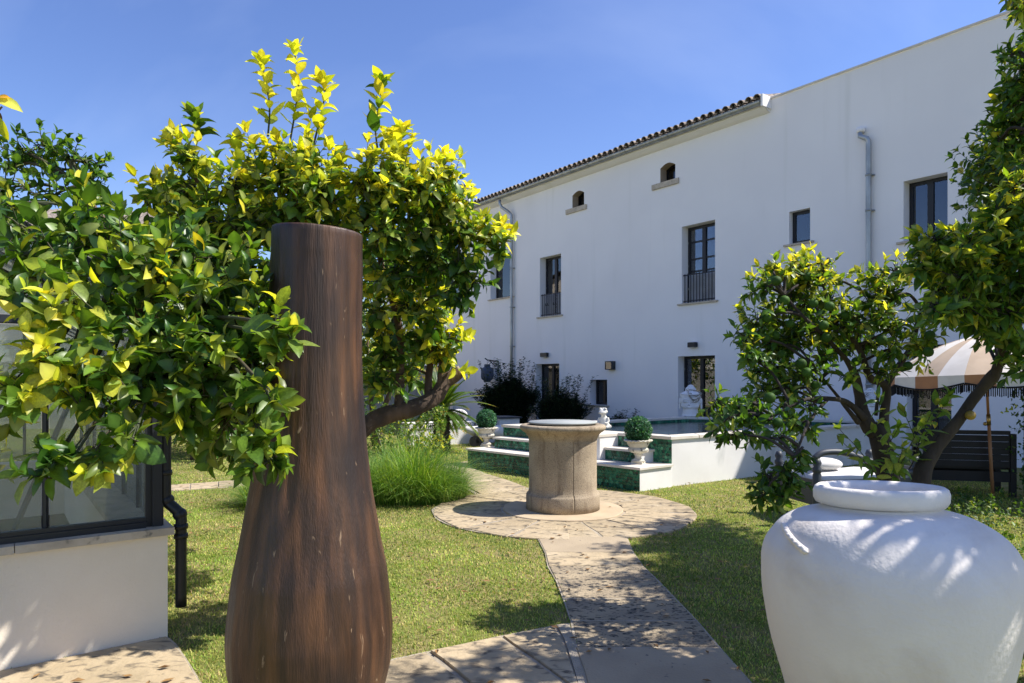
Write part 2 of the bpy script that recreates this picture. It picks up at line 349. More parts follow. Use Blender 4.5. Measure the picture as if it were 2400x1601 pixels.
# main path towards the camera
rows = [(1262, 1258, 1470), (1299, 1277, 1486), (1331.6, 1283, 1508.7), (1364, 1302, 1543), (1408, 1319, 1585), (1460, 1336.5, 1635), (1524, 1348, 1689), (1612, 1372, 1767), (1760, 1412, 1890), (2150, 1500, 2150)]
pl = [G(a, y) for y, a, b in rows]; pr = [G(b, y) for y, a, b in rows]
mp = bed('path', [tuple(p[:2]) for p in pl]+[tuple(p[:2]) for p in reversed(pr)], z=.0155)
mats_ = ['paver_smooth', 'paver', 'paver_dark', 'paver_dark', 'paver_dark', 'paver_dark', 'paver_smooth', 'paver_smooth', 'paver_smooth']
for i in range(len(rows)-1): slab(mp, [pl[i][:2], pl[i+1][:2], pr[i+1][:2], pr[i][:2]], mats_[i], gap=.009)
# fan of rough slabs in front
fan = [[(1176, 1496), (1302, 1474), (1322, 1510), (1352, 1601), (1368, 1660), (1330, 1612), (1258, 1554)],
       [(1004, 1533), (1170, 1499), (1252, 1556), (1322, 1612), (1372, 1674), (1405, 1780), (1262, 1780), (1092, 1601)],
       [(872, 1566), (1000, 1536), (1084, 1601), (1250, 1780), (1405, 1790), (1480, 2150), (700, 2150), (760, 1700), (800, 1600)]]
fb = bed('forecourt', [tuple(G(*p)[:2]) for p in [(865, 1560), (1004, 1530), (1172, 1494), (1304, 1468), (1336, 1465), (1352, 1528), (1371, 1603), (1412, 1755), (1500, 2150), (690, 2150), (750, 1700), (790, 1590)]], z=.010)
for f in fan: slab(fb, [G(*p)[:2] for p in f], 'paver', gap=.008, wob=.02)
slab(fb, [G(*p)[:2] for p in [(1305, 1471), (1334, 1468), (1350, 1530), (1370, 1605), (1410, 1755), (1496, 2150), (1484, 2150), (1404, 1785), (1366, 1655), (1353, 1600), (1324, 1508)]], 'mortar', top=.022, gap=.0, wob=.01)
# slab at the foot of the greenhouse
gs = [(-300, 1640), (0, 1578), (392, 1495), (412, 1512), (440, 1552), (470, 1601), (540, 1720), (640, 2150), (-900, 2150)]
gb = bed('pavement', [tuple(G(*p)[:2]) for p in gs], z=.011)
slab(gb, [G(*p)[:2] for p in [(-300, 1640), (0, 1578), (392, 1495), (412, 1512), (440, 1552), (470, 1601), (520, 1690), (-420, 1800)]], 'paver', gap=.01, wob=.03)
slab(gb, [G(*p)[:2] for p in [(-425, 1805), (522, 1694), (640, 2150), (-900, 2150)]], 'paver', gap=.01, wob=.03)
# round paving about the well
WC = Vector((.62, 8.34, 0)); R1, R0 = 1.57, .74
circ = [(WC.x+R1*math.cos(a), WC.y+R1*math.sin(a)) for a in [2*math.pi*i/48 for i in range(48)]]
rb = bed('well_paving', wobble(circ, .07, 3), z=.014)
cuts = [0]; 
angs = sorted([math.radians(a) for a in (8, 34, 62, 88, 118, 143, 168, 195, 222, 246, 268, 281, 305, 330, 350)])
for i, a in enumerate(angs):
    b = angs[(i+1) % len(angs)]; b += 2*math.pi if b < a else 0; ga, gb_ = .014/R0, .014/R1; k = max(2, int((b-a)/.1))
    inner = [(WC.x+(R0+.012)*math.cos(lerp(a+ga, b-ga, j/k)), WC.y+(R0+.012)*math.sin(lerp(a+ga, b-ga, j/k))) for j in range(k+1)]
    outer = [(WC.x+R1*math.cos(lerp(a+gb_, b-gb_, j/k)), WC.y+R1*math.sin(lerp(a+gb_, b-gb_, j/k))) for j in range(k+1)]
    slab(rb, outer+inner[::-1], 'paver', gap=.0, wob=.05)
cd = MB(); cd.prism(wobble([(WC.x+R0*math.cos(2*math.pi*i/60), WC.y+R0*math.sin(2*math.pi*i/60)) for i in range(60)], .025, 9), 0, .034, .006)
cd.build('concrete_ring', M['concrete'], rb)
# garden path curving away to the left
lp = bed('garden_path', [tuple(G(*p)[:2]) for p in [(1126, 1166), (1242, 1146), (1188, 1126), (1136, 1110), (1104, 1096), (1119, 1092), (1119, 1078), (1060, 1087), (550, 1127), (398, 1139), (-500, 1205), (-500, 1226), (398, 1153), (550, 1142), (1040, 1107), (1066, 1118), (1078, 1140)]], z=.009)
for f in ([(1132, 1164), (1236, 1145), (1186, 1127), (1083, 1138)], [(1082, 1136), (1184, 1126), (1134, 1111), (1068, 1116)], [(1066, 1114), (1132, 1110), (1100, 1097), (1046, 1103)], [(1052, 1099), (1117, 1092), (1117, 1080), (1058, 1088)]):
    slab(lp, [G(*p)[:2] for p in f], 'paver', gap=.01)
xs = np.linspace(-480, 1040, 24)
for a, b in zip(xs[:-1], xs[1:]):
    T0 = lambda x: 1171.4-.0787*x; T1 = lambda x: 1183-.0757*x
    slab(lp, [G(a, T0(a))[:2], G(b, T0(b))[:2], G(b, T1(b))[:2], G(a, T1(a))[:2]], 'paver', gap=.01)

# ------------------------------------------------------------------ house
X0 = 18.6; WD = Vector((-.603, .798, 0)).normalized(); WN = Vector((-.798, -.603, 0)).normalized(); WB = Vector((X0, 0, 0))
KX = -WD.x/WD.y
def Zw(px, d=0): return (X0-d/(-WN.x)*1.0)/((px-CX)/F+KX)
def tw(px): return Zw(px)/WD.y
def hw(px, py): return EYE+(YH-py)/F*Zw(px)
def W(t, h, d=0.): return WB+WD*t+WN*d+Vector((0, 0, h))
house = thing('house', W(tw(1600), 0), 'long white rendered house with dark framed windows and a clay tiled eave', 'house')
H_EAVE = 8.12; T_SPLIT = tw(1806); T_END = 41.0; T_START = 4.0; H_PAR = hw(1809.5, 232.3)
openings = []   # name, t0(right/near), t1(left/far), h0, h1, arch, kind, label
def opening(xl, xr, yt, yb, kind, arch=0, label=None): openings.append(dict(t0=tw(xr), t1=tw(xl), h1=hw(xr, yt), h0=hw(xr, yb), kind=kind, arch=arch, label=label))
opening(1155.4, 1176, 500, 530, 'attic', .10); opening(1341.6, 1369, 443, 480.5, 'attic', .10); opening(1547.7, 1582.8, 376, 419, 'attic', .10)
opening(1149.7, 1202, 590, 694, 'amber'); opening(1265.3, 1315, 594, 737.5, 'balcony'); opening(1598, 1676, 514.5, 703.5, 'balcony2')
opening(1849.7, 1898.7, 486.6, 565, 'small'); opening(2117.7, 2221, 402.9, 551, 'double')
opening(1256.2, 1310.7, 851.9, 986, 'door'); opening(1382.8, 1423, 890, 950, 'low'); opening(1589, 1675.6, 832.5, 988, 'door'); opening(2125, 2230, 806, 1058, 'door')
opening(1040, 1075, 560, 690, 'amber')
def outline(o, n=8):
    a, b, h0, h1, ar = o['t0'], o['t1'], o['h0'], o['h1'], o['arch']
    pts = [(a, h0), (a, h1-ar)]
    if ar: pts += [(lerp(a, b, k/n), h1-ar+ar*math.sin(math.pi*k/n)) for k in range(1, n)]
    return pts+[(b, h1-ar), (b, h0)]
outer = [(T_START, 0), (T_START, H_PAR), (T_SPLIT, H_PAR), (T_SPLIT, H_EAVE), (T_END, H_EAVE), (T_END, 0)]
loops = [outer]+[outline(o) for o in openings]
tri = tessellate_polygon([[Vector((x, y, 0)) for x, y in l] for l in loops])
flat = [p for l in loops for p in l]; wall = MB(); vs = [W(t, h) for t, h in flat]; fs = []
for a, b, c in tri:
    nn = (vs[b]-vs[a]).cross(vs[c]-vs[a]); fs.append((a, b, c) if nn.dot(WN) > 0 else (a, c, b))
wall.add(vs, fs, False)
def quad(mb, a, b, c, d, toward):
    nn = (b-a).cross(c-a); mb.add([a, b, c, d], [(0, 1, 2, 3) if nn.dot(toward) > 0 else (3, 2, 1, 0)], False)
DEP = 8.0; UPZ = Vector((0, 0, 1))
quad(wall, W(T_START, 0), W(T_START, H_PAR), W(T_START, H_PAR, -DEP), W(T_START, 0, -DEP), -WD)
quad(wall, W(T_END, 0), W(T_END, H_EAVE), W(T_END, H_EAVE, -DEP), W(T_END, 0, -DEP), WD)
quad(wall, W(T_START, 0, -DEP), W(T_START, H_EAVE, -DEP), W(T_END, H_EAVE, -DEP), W(T_END, 0, -DEP), -WN)
quad(wall, W(T_START, H_PAR-.25), W(T_SPLIT, H_PAR-.25), W(T_SPLIT, H_PAR-.25, -DEP), W(T_START, H_PAR-.25, -DEP), UPZ)
quad(wall, W(T_SPLIT, H_EAVE-.1), W(T_SPLIT, H_PAR), W(T_SPLIT, H_PAR+.0, -DEP), W(T_SPLIT, H_EAVE-.1, -DEP), WD)
wall.build('wall', M['plaster'], house)
cap = MB(); T = lambda v: W(v.x, v.z, v.y)
cap.box((T_START, -.28, H_PAR+.003), (T_SPLIT-.01, .035, H_PAR+.045), T); cap.build('parapet_cap', M['coping'], house)
# reveals, frames, panes
def rect_frame(mb, t0, t1, h0, h1, d0, d1, w):
    mb.box((t0, d0, h0), (t0+w, d1, h1), T); mb.box((t1-w, d0, h0), (t1, d1, h1), T)
    mb.box((t0+w, d0, h0), (t1-w, d1, h0+w), T); mb.box((t0+w, d0, h1-w), (t1-w, d1, h1), T)
for o in openings:
    a, b, h0, h1, kind = o['t0'], o['t1'], o['h0'], o['h1'], o['kind']; ol = outline(o); RD = .26 if kind != 'small' else .14
    rv = MB(); cxx = ((a+b)/2, (h0+h1)/2)
    for i in range(len(ol)):
        p, q = ol[i], ol[(i+1) % len(ol)]; mid = W((p[0]+q[0])/2, (p[1]+q[1])/2, 0); cc = W(cxx[0], cxx[1], 0)
        quad(rv, W(*p, .001), W(*q, .001), W(*q, -RD-.06), W(*p, -RD-.06), cc-mid)
    rv.build('reveal', M['reveal' if kind == 'attic' else 'plaster'], house)
    isdoor = kind == 'door' ; nm = 'door' if isdoor else 'window'; e = .004; fw = .07 if kind != 'attic' else .05
    fr = MB(); d0, d1 = -RD-.05, -RD
    if o['arch']:
        n = len(ol); c = Vector(cxx)
        for i in range(n):
            p, q = Vector(ol[i]), Vector(ol[(i+1) % n]); pi, qi = p+(c-p)*.2, q+(c-q)*.2
            vs = [W(x.x, x.y, d) for d in (d1, d0) for x in (p, q, qi, pi)]
            fr.add(vs, [(0,1,2,3), (0,3,2,1), (3,2,6,7), (7,6,2,3)], False)
    else:
        rect_frame(fr, a+e, b-e, h0+e, h1-e, d0, d1, fw); mid = (a+b)/2
        if kind not in ('amber', 'small'): fr.box((mid-.055, d0-.001, h0+fw+e), (mid+.055, d1+.012, h1-fw-e), T)
        if kind == 'balcony2':
            for s0, s1 in ((a+fw+e, mid-.055), (mid+.055, b-fw-e)):
                for f in (.42, .58, .80): hh = lerp(h0, h1, f); fr.box((s0, d0+.01, hh-.02), (s1, d1-.004, hh+.02), T)
        if isdoor and o['t0'] < 20: pass
    fo = fr.build(nm, M['win_frame'], house)
    # panes
    def pane(t0, t1, z0, z1):
        m = MB(); dd = -RD-.028; m.box((t0, dd-.004, z0), (t1, dd+.004, z1), T)
        m.build('pane', M['pane'], fo)
    if o['arch']: pane(a+.03, b-.03, h0+.03, h1-.06)
    elif kind in ('amber', 'small'): pane(a+fw, b-fw, h0+fw, h1-fw)
    else: mid = (a+b)/2; pane(a+fw, mid-.05, h0+fw, h1-fw); pane(mid+.05, b-fw, h0+fw, h1-fw)
    if isdoor or kind in ('balcony', 'balcony2'):
        hg = MB()
        for f in (.2, .5, .8): hg.box((b-.03, d1+.0005, lerp(h0, h1, f)-.03), (b-.012, d1+.014, lerp(h0, h1, f)+.03), T)
        hg.build('hinge', M['zinc'], fo)
    rm = MB(); rd = 1.3
    for q in ((W(a-.3, h0-.1, -rd), W(b+.3, h0-.1, -rd), W(b+.3, h1+.2, -rd), W(a-.3, h1+.2, -rd), WN), (W(a-.3, h0-.1, -RD-.07), W(a-.3, h0-.1, -rd), W(a-.3, h1+.2, -rd), W(a-.3, h1+.2, -RD-.07), WD),
              (W(b+.3, h0-.1, -RD-.07), W(b+.3, h0-.1, -rd), W(b+.3, h1+.2, -rd), W(b+.3, h1+.2, -RD-.07), -WD), (W(a-.3, h0-.1, -RD-.07), W(b+.3, h0-.1, -RD-.07), W(b+.3, h0-.1, -rd), W(a-.3, h0-.1, -rd), UPZ),
              (W(a-.3, h1+.2, -RD-.07), W(b+.3, h1+.2, -RD-.07), W(b+.3, h1+.2, -rd), W(a-.3, h1+.2, -rd), -UPZ)): quad(rm, *q)
    rm.build('room', M['curtain' if kind == 'attic' else 'interior'], house)
    if kind in ('amber',):
        c_ = MB(); n = 24
        for i in range(n):
            t_ = lerp(a+.1, b-.1, i/n); t2 = lerp(a+.1, b-.1, (i+1)/n); quad(c_, W(t_, h0, -RD-.16-.03*(i % 2)), W(t2, h0, -RD-.16-.03*((i+1) % 2)), W(t2, h1, -RD-.16-.03*((i+1) % 2)), W(t_, h1, -RD-.16-.03*(i % 2)), WN)
        c_.build('curtain', M['curtain'], fo)
    if kind in ('balcony', 'balcony2'):
        c_ = MB(); zt = lerp(h0, h1, .36)
        for i in range(22):
            hh = lerp(h0, zt, i/22); c_.box((a+.05, -RD-.001, hh+.004), (b-.05, -RD+.012, hh+.085), T)
        c_.build('louvre_panel', M['pale_curtain'], fo, kind='stuff')
        rl = MB(); rl.box((a+.004, -.09, zt+.0), (b-.004, -.05, zt+.03), T); rl.box((a+.004, -.09, h0+.05), (b-.004, -.05, h0+.075), T); ro = rl.build('railing', M['win_frame'], fo)
        nb = 11
        for i in range(nb):
            m = MB(); tt = lerp(a+.05, b-.05, i/(nb-1)); m.tube([W(tt, h0+.02, -.07), W(tt, zt+.055, -.07)], .011, 6)
            if kind == 'balcony' and i in (3, 4, 7, 8): m.tube([W(tt+.03, lerp(h0, zt, .52), -.07), W(tt+.03, lerp(h0, zt, .62), -.07)], .01, 6); m.box((tt-.03, -.08, lerp(h0, zt, .5)), (tt+.03, -.06, lerp(h0, zt, .5)+.03), T)
            m.build('baluster', M['win_frame'], fo)
    if kind == 'attic':
        s_ = MB(); s_.box((a-.13, -RD, h0-.15), (b+.28, .05, h0-.003), T); s_.build('sill', M['limestone'], house)
    elif not isdoor:
        s_ = MB(); s_.box((a-.10, -RD, h0-.045), (b+.12, .06, h0-.002), T); s_.build('sill', M['limestone'], house)
    else:
        s_ = MB(); s_.box((a-.003, -RD-.05, 0), (b+.003, .03, h0-.002), T); s_.build('doorstep', M['limestone'], house)
# attic rooms take the amber curtain colour, standing for timber inside
# eave: soffit, gutter, tiles
TE = T_END
so = MB(); prof = [(0.0, H_EAVE-.10), (.10, H_EAVE-.07), (.22, H_EAVE+.0), (.22, H_EAVE+.05), (0, H_EAVE+.05)]
for i in range(len(prof)-1):
    (d0, z0), (d1, z1) = prof[i], prof[i+1]; quad(so, W(T_SPLIT+.02, z0, d0), W(TE, z0, d0), W(TE, z1, d1), W(T_SPLIT+.02, z1, d1), WN+Vector((0, 0, -1 if i < 2 else 1)))
quad(so, *[W(T_SPLIT+.02, z, d) for d, z in (prof[0], prof[2], prof[3], prof[4])], -WD)
so.build('cornice', M['plaster'], house)
gu = MB(); n = 10; rg = .085; gd, gz = .31, H_EAVE+.11
ring = [(gd+rg*math.cos(a), gz+rg*math.sin(a)) for a in [math.pi+math.pi*i/n for i in range(n+1)]]
for t0_, t1_ in ((T_SPLIT+.05, TE),):
    for i in range(n):
        (d0, z0), (d1, z1) = ring[i], ring[i+1]; quad(gu, W(t0_, z0, d0), W(t1_, z0, d0), W(t1_, z1, d1), W(t0_, z1, d1), WN*(d0+d1-2*gd)+UPZ*(z0+z1-2*gz))
    gu.add([W(t0_, z, d) for d, z in ring], [tuple(range(n+1)), tuple(reversed(range(n+1)))], False)
gu.tube([W(T_SPLIT+.05, gz, gd+rg), W(TE, gz, gd+rg)], .010, 6)
go = gu.build('gutter', M['zinc'], house)
gm = None
tb = T_SPLIT+.5
while tb < TE:
    m = MB(); m.tube([W(tb, gz+(rg+.004)*math.sin(a), gd+(rg+.004)*math.cos(a)) for a in [math.pi+math.pi*i/8 for i in range(9)]], .008, 5)
    m.build('gutter_bracket', M['zinc'], go); tb += .78
def half_tile(r0, r1, L_, up=True, n=8, th=.014):
    m = MB(); vs = []
    for k, (r, y) in enumerate(((r0, 0), (r1, L_))):
        for rr in (r, r-th):
            for i in range(n+1):
                a = math.pi*i/n; vs.append((rr*math.cos(a), y, rr*math.sin(a)*(1 if up else -1)))
    q = n+1; fs = []
    for i in range(n):
        fs += [(i, i+1, 2*q+i+1, 2*q+i), (q+i+1, q+i, 3*q+i, 3*q+i+1), (i+1, i, q+i, q+i+1), (2*q+i, 2*q+i+1, 3*q+i+1, 3*q+i)]
    fs += [(0, 2*q, 3*q, q), (n, q+n, 3*q+n, 2*q+n)]
    if not up: fs = [tuple(reversed(f)) for f in fs]
    m.add(vs, fs, False); return m
SL = math.radians(17); cover = half_tile(.092, .075, .42).mesh('roof_tile', M['tile']); pan = half_tile(.085, .10, .42, up=False).mesh('roof_tile', M['tile'])
rx = WD; ry = (-WN*math.cos(SL)+UPZ*math.sin(SL)).normalized(); rz = rx.cross(ry).normalized()
if rz.z < 0: rz = -rz
Rt = Matrix((rx, ry, rz)).transposed().to_4x4()
pitch = .222; nt_ = int((TE-T_SPLIT-.1)/pitch)
for i in range(nt_):
    t_ = T_SPLIT+.14+i*pitch; j = random.uniform(-.012, .012)
    link('roof_tile', cover, house, mw=Matrix.Translation(W(t_, H_EAVE+.20+random.uniform(-.004, .008), .36+j)) @ Rt @ Matrix.Rotation(random.uniform(-.04, .04), 4, 'Z'))
    if Zw(1200) : link('roof_tile', pan, house, mw=Matrix.Translation(W(t_+pitch/2, H_EAVE+.235, .33)) @ Rt)
rf = MB(); nn_ = nt_*6; Lr = 4.2; vsr = []
for i in range(nn_+1):
    t_ = T_SPLIT+.14+i*pitch/6-.11; z = .05*math.cos(2*math.pi*(i-3)/6)
    for s in (.3, Lr): p = W(t_, H_EAVE+.22+z, .36)+ry*s; vsr.append(p)
rf.add(vsr, [(2*i, 2*i+2, 2*i+3, 2*i+1) for i in range(nn_)], True); rf.build('roof', M['tile'], house)
ck = MB(); ck.box((T_SPLIT-.02, -.5, H_EAVE-.02), (T_SPLIT+.035, .36, H_EAVE+.26), T); ck.build('verge', M['plaster'], house)
# rain pipes
def pipe(px, h_top, bends, mat='zinc', r=.055, brk=(7, 5.6, 4.2, 2.8, 1.4)):
    t_ = tw(px); m = MB(); pts = bends+[W(t_, h, .10) for h in (h_top, h_top-.5, 3.4)]+[W(t_, .1, .10)]
    m.tube(pts, r, 12); m2 = m.build('downpipe', M[mat], house)
    for h in brk:
        c = MB(); c.tube([W(t_, h-.02, .10), W(t_, h+.02, .10)], r+.012, 12); c.box((t_-.09, .0, h-.012), (t_+.09, .06, h+.012), T); c.build('pipe_bracket', M[mat], m2)
t1 = tw(1204)
pipe(1204, 7.35, [W(t1+.42, 8.10, .31), W(t1+.42, 7.95, .31), W(t1+.38, 7.84, .27), W(t1+.10, 7.62, .14), W(t1, 7.5, .10)])
t2 = tw(2041); hp = hw(2041, 302)
pipe(2041, hp-.35, [W(t2+.17, hp+.0, .0), W(t2+.17, hp-.02, .10), W(t2+.16, hp-.14, .13), W(t2+.03, hp-.22, .12), W(t2, hp-.28, .10)], brk=(hp-1.0, hp-1.75, 3.0, 1.5))
c = MB(); c.lathe([(.075, 0), (.085, .03), (.085, .10), (.05, .10)], W(t2+.17, hp-.05, .09), 14); c.build('pipe_hood', M['plaster'], house)
# lower roof and chimney beyond
ch = MB(); cx0, cx1, Zc = 1073, 1100, 30.0
p0, p1 = P(cx0, 500, Zc), P(cx1, 500, Zc); topz = P(1085, 440, Zc).z; w = p1.x-p0.x
T2 = lambda v: v
ch.box((p0.x, Zc, 6), (p1.x, Zc+w, topz-.35)); 
for dx in (0, w-.16):
    for dy in (0, w-.16): ch.box((p0.x+dx, Zc+dy, topz-.35), (p0.x+dx+.16, Zc+dy+.16, topz))
co = ch.build('chimney', M['plaster'], house)
cr = MB(); cr.box((p0.x-.14, Zc-.12, topz+.002), (p1.x+.14, Zc+w+.12, topz+.06)); cr.box((p0.x-.02, Zc+.0, topz+.061), (p1.x+.02, Zc+w, topz+.15)); cr.build('chimney_cap', M['tile'], co)

# wall lamps, lantern
def wall_box_lamp(xl, xr, yt, yb, label):
    a, b, h1, h0 = tw(xr), tw(xl), hw(xr, yt), hw(xr, yb); o = thing('wall_lamp', W((a+b)/2, h0, 0), label, 'wall lamp', 'box lamps above the ground floor doors')
    m = MB(); m.box((a, .02, h0+.01), (b, .13, h1-.01), T); m.box((a+.03, .0, h0+.03), (b-.03, .02, h1-.03), T); m.build('housing', M['black'], o)
    k = MB(); k.box((a+.02, .03, h0-.001), (b-.02, .12, h0+.01), T); k.box((a+.02, .03, h1-.01), (b-.02, .12, h1+.002), T); k.build('lens', M['pale_curtain'], o)
wall_box_lamp(1272.3, 1286.6, 826.3, 837, 'small black box lamp above the narrow door behind the bushes')
wall_box_lamp(1618.3, 1636, 801.5, 814.5, 'black box lamp above the glazed door with the stone head in front')
a, b, h1, h0 = tw(1442.5), tw(1427), hw(1442, 846.5), hw(1442, 866.5)
lt = thing('wall_lantern', W(a, h0, 0), 'black square glass lantern on the white wall above the low window', 'lantern')
m = MB(); m.box((a, .0, h0), (b, .17, h0+.02), T); m.box((a, 0, h1-.03), (b, .17, h1), T)
for t_ in (a, b-.02):
    for d_ in (.0, .15): m.box((t_, d_, h0+.02), (t_+.02, d_+.02, h1-.03), T)
m.box((a+.021, 0, h0+.02), (b-.021, .02, h1-.03), T); m.build('lantern_frame', M['black'], lt)
m = MB(); m.box((a+.021, .155, h0+.021), (b-.021, .160, h1-.031), T); m.box((a+.008, .021, h0+.021), (a+.012, .149, h1-.031), T); m.box((b-.012, .021, h0+.021), (b-.008, .149, h1-.031), T); m.build('lantern_glass', M['pane'], lt)
m = MB(); c0 = W((a+b)/2, h0+.02, .09); m.lathe([(.02, 0), (.02, .05), (.032, .09), (.03, .14), (.012, .16)], c0, 10); m.build('bulb', M['pale_curtain'], lt)
# hanging lantern on scrolled bracket
hb = W(tw(1160), 0, 0); zt = hw(1160, 846); lt = thing('hanging_lantern', W(tw(1150), zt-.6, .35), 'blue grey round wire lantern hanging from a scrolled iron bracket beside the left downpipe', 'lantern')
m = MB(); cen = W(tw(1160), 0, .35); m.tube([W(tw(1163), zt-.02, .0), W(tw(1160), zt+.02, .2), cen+Vector((0, 0, zt+.03)), W(tw(1160), zt+.09, .45)], .022, 6)
m.tube([W(tw(1163), zt-.22, .0), W(tw(1161), zt-.12, .12), W(tw(1160), zt+.0, .22)], .018, 6)
for s in (0, 1):
    cc = W(tw(1160), zt-.06, .1+.14*s); m.tube([cc+WN*(.05*math.cos(a))+UPZ*(.05*math.sin(a)) for a in [i*.7 for i in range(8)]], .012, 5)
m.build('bracket', M['black'], lt)
zc_ = hw(1160, 893); m = MB(); lr = .235
m.lathe([(.10, .62), (.115, .60), (.115, .53), (.11, .52), (.15, .50), (.22, .45), (lr, .38), (lr, .16), (.22, .08), (.15, .02), (.13, 0), (.13, -.04)], (cen.x, cen.y, zc_), 20)
m.build('lantern_body', M['lantern'], lt)
m = MB(); m.tube([cen+Vector((0, 0, zt+.02)), cen+Vector((0, 0, zc_+.6))], .008, 5); m.build('chain', M['black'], lt)

# ------------------------------------------------------------------ raised pool
HP = .75
pool = thing('swimming_pool', G(1572.7, 1023.6, HP)*1, 'raised swimming pool with white walls, pale coping and green hexagonal tiled steps', 'swimming pool')
OFF[pool.name] = Vector(pool.location)
A_ = G(1572.7, 1023.6, HP); B_ = G(1174.8, 995.4, HP); Q1 = G(1600, 976, HP); R_ = G(2050, 985.5, HP); C_ = G(2050, 993.5, HP)
flat2 = lambda v: Vector((v.x, v.y, 0)); PC = [flat2(v) for v in (A_, C_, R_, Q1, B_)]       # counterclockwise from front right
def inset(poly, d):
    n = len(poly); out = []
    for i in range(n):
        a, b, e = poly[i-1], poly[i], poly[(i+1) % n]; n1 = (b-a).normalized(); n2 = (e-b).normalized()
        p1, p2 = Vector((-n1.y, n1.x, 0)), Vector((-n2.y, n2.x, 0)); m = (p1+p2); m.normalize(); out.append(b+m*(d/max(.35, m.dot(p1))))
    return out
Pw = inset(PC, .03); Pi = inset(PC, .27)
def copings(poly, pin, z0, z1, L_, ov=0.):
    n = len(poly)
    for i in range(n):
        a, b, ai, bi = poly[i], poly[(i+1) % n], pin[i], pin[(i+1) % n]; k = max(1, round((b-a).length/L_))
        for j in range(k):
            g_ = .0015; f0, f1 = j/k+g_/1.0*(j > 0), (j+1)/k-g_*(j < k-1)
            m = MB(); pts = [a.lerp(b, f0), a.lerp(b, f1), ai.lerp(bi, f1), ai.lerp(bi, f0)]; m.prism([(p.x, p.y) for p in pts], z0, z1, .006)
            m.build('coping_stone', M['coping'], pool)
copings(PC, Pi, HP-.045, HP, .62)
pw = MB()
for i in range(5):
    a, b = Pw[i], Pw[(i+1) % 5]; quad(pw, a, b, b+UPZ*(HP-.046), a+UPZ*(HP-.046), (b-a).cross(UPZ))
pw.build('pool_wall', M['plaster2'], pool)
pi_ = MB(); Pj = inset(PC, .275)
for i in range(5):
    a, b = Pj[i], Pj[(i+1) % 5]; quad(pi_, a+UPZ*.1, b+UPZ*.1, b+UPZ*(HP-.046), a+UPZ*(HP-.046), -(b-a).cross(UPZ))
pi_.build('inner_wall', M['grout'], pool)
wt = MB(); wt.add([p+UPZ*.655 for p in Pj], [(0, 1, 2, 3, 4)], False); wt.build('pool_water', M['water'], pool)
# steps
C1 = flat2(G(1499.6, 1152.6)); fh = (PC[4]-PC[0]).normalized(); sv = PC[0]+fh*0-C1; Dp = sv.length; sh = sv.normalized()
def S(k, s, h=0): return C1+fh*k+sh*s+UPZ*h
def block(name, k0, k1, s0, s1, h0, h1, mat, bev=0):
    m = MB(); m.prism([tuple(S(k, s)[:2]) for k, s in ((k0, s0), (k1, s0), (k1, s1), (k0, s1))], h0, h1, bev); return m.build(name, M[mat], pool)
H1, H2 = .345, .54; DW = Dp+.02
block('step', 0.0, 3.84, .0, DW, 0, H1-.036, 'plaster2')
for i in range(6): block('step_tread', -.03+i*3.9/6+.002, -.03+(i+1)*3.9/6-.002, -.03, Dp+.018, H1-.035, H1, 'coping', .005)
block('step', .33, 1.0, .42, DW, H1+.001, H2-.036, 'plaster2'); block('step_tread', .30, 1.0, .39, Dp+.018, H2-.035, H2, 'coping', .005)
block('step', 1.55, 3.6, .42, DW, H1+.001, H2-.036, 'plaster2')
for i in range(3): block('step_tread', 1.55+i*2.08/3+.002, 1.55+(i+1)*2.08/3-.002, .39, Dp+.018, H2-.035, H2, 'coping', .005)
block('pier', 1.003, 1.547, .30, DW, H1+.001, HP-.047, 'plaster2'); block('coping_stone', .99, 1.56, .27, Dp+.0, HP-.046, HP-.001, 'coping', .006)
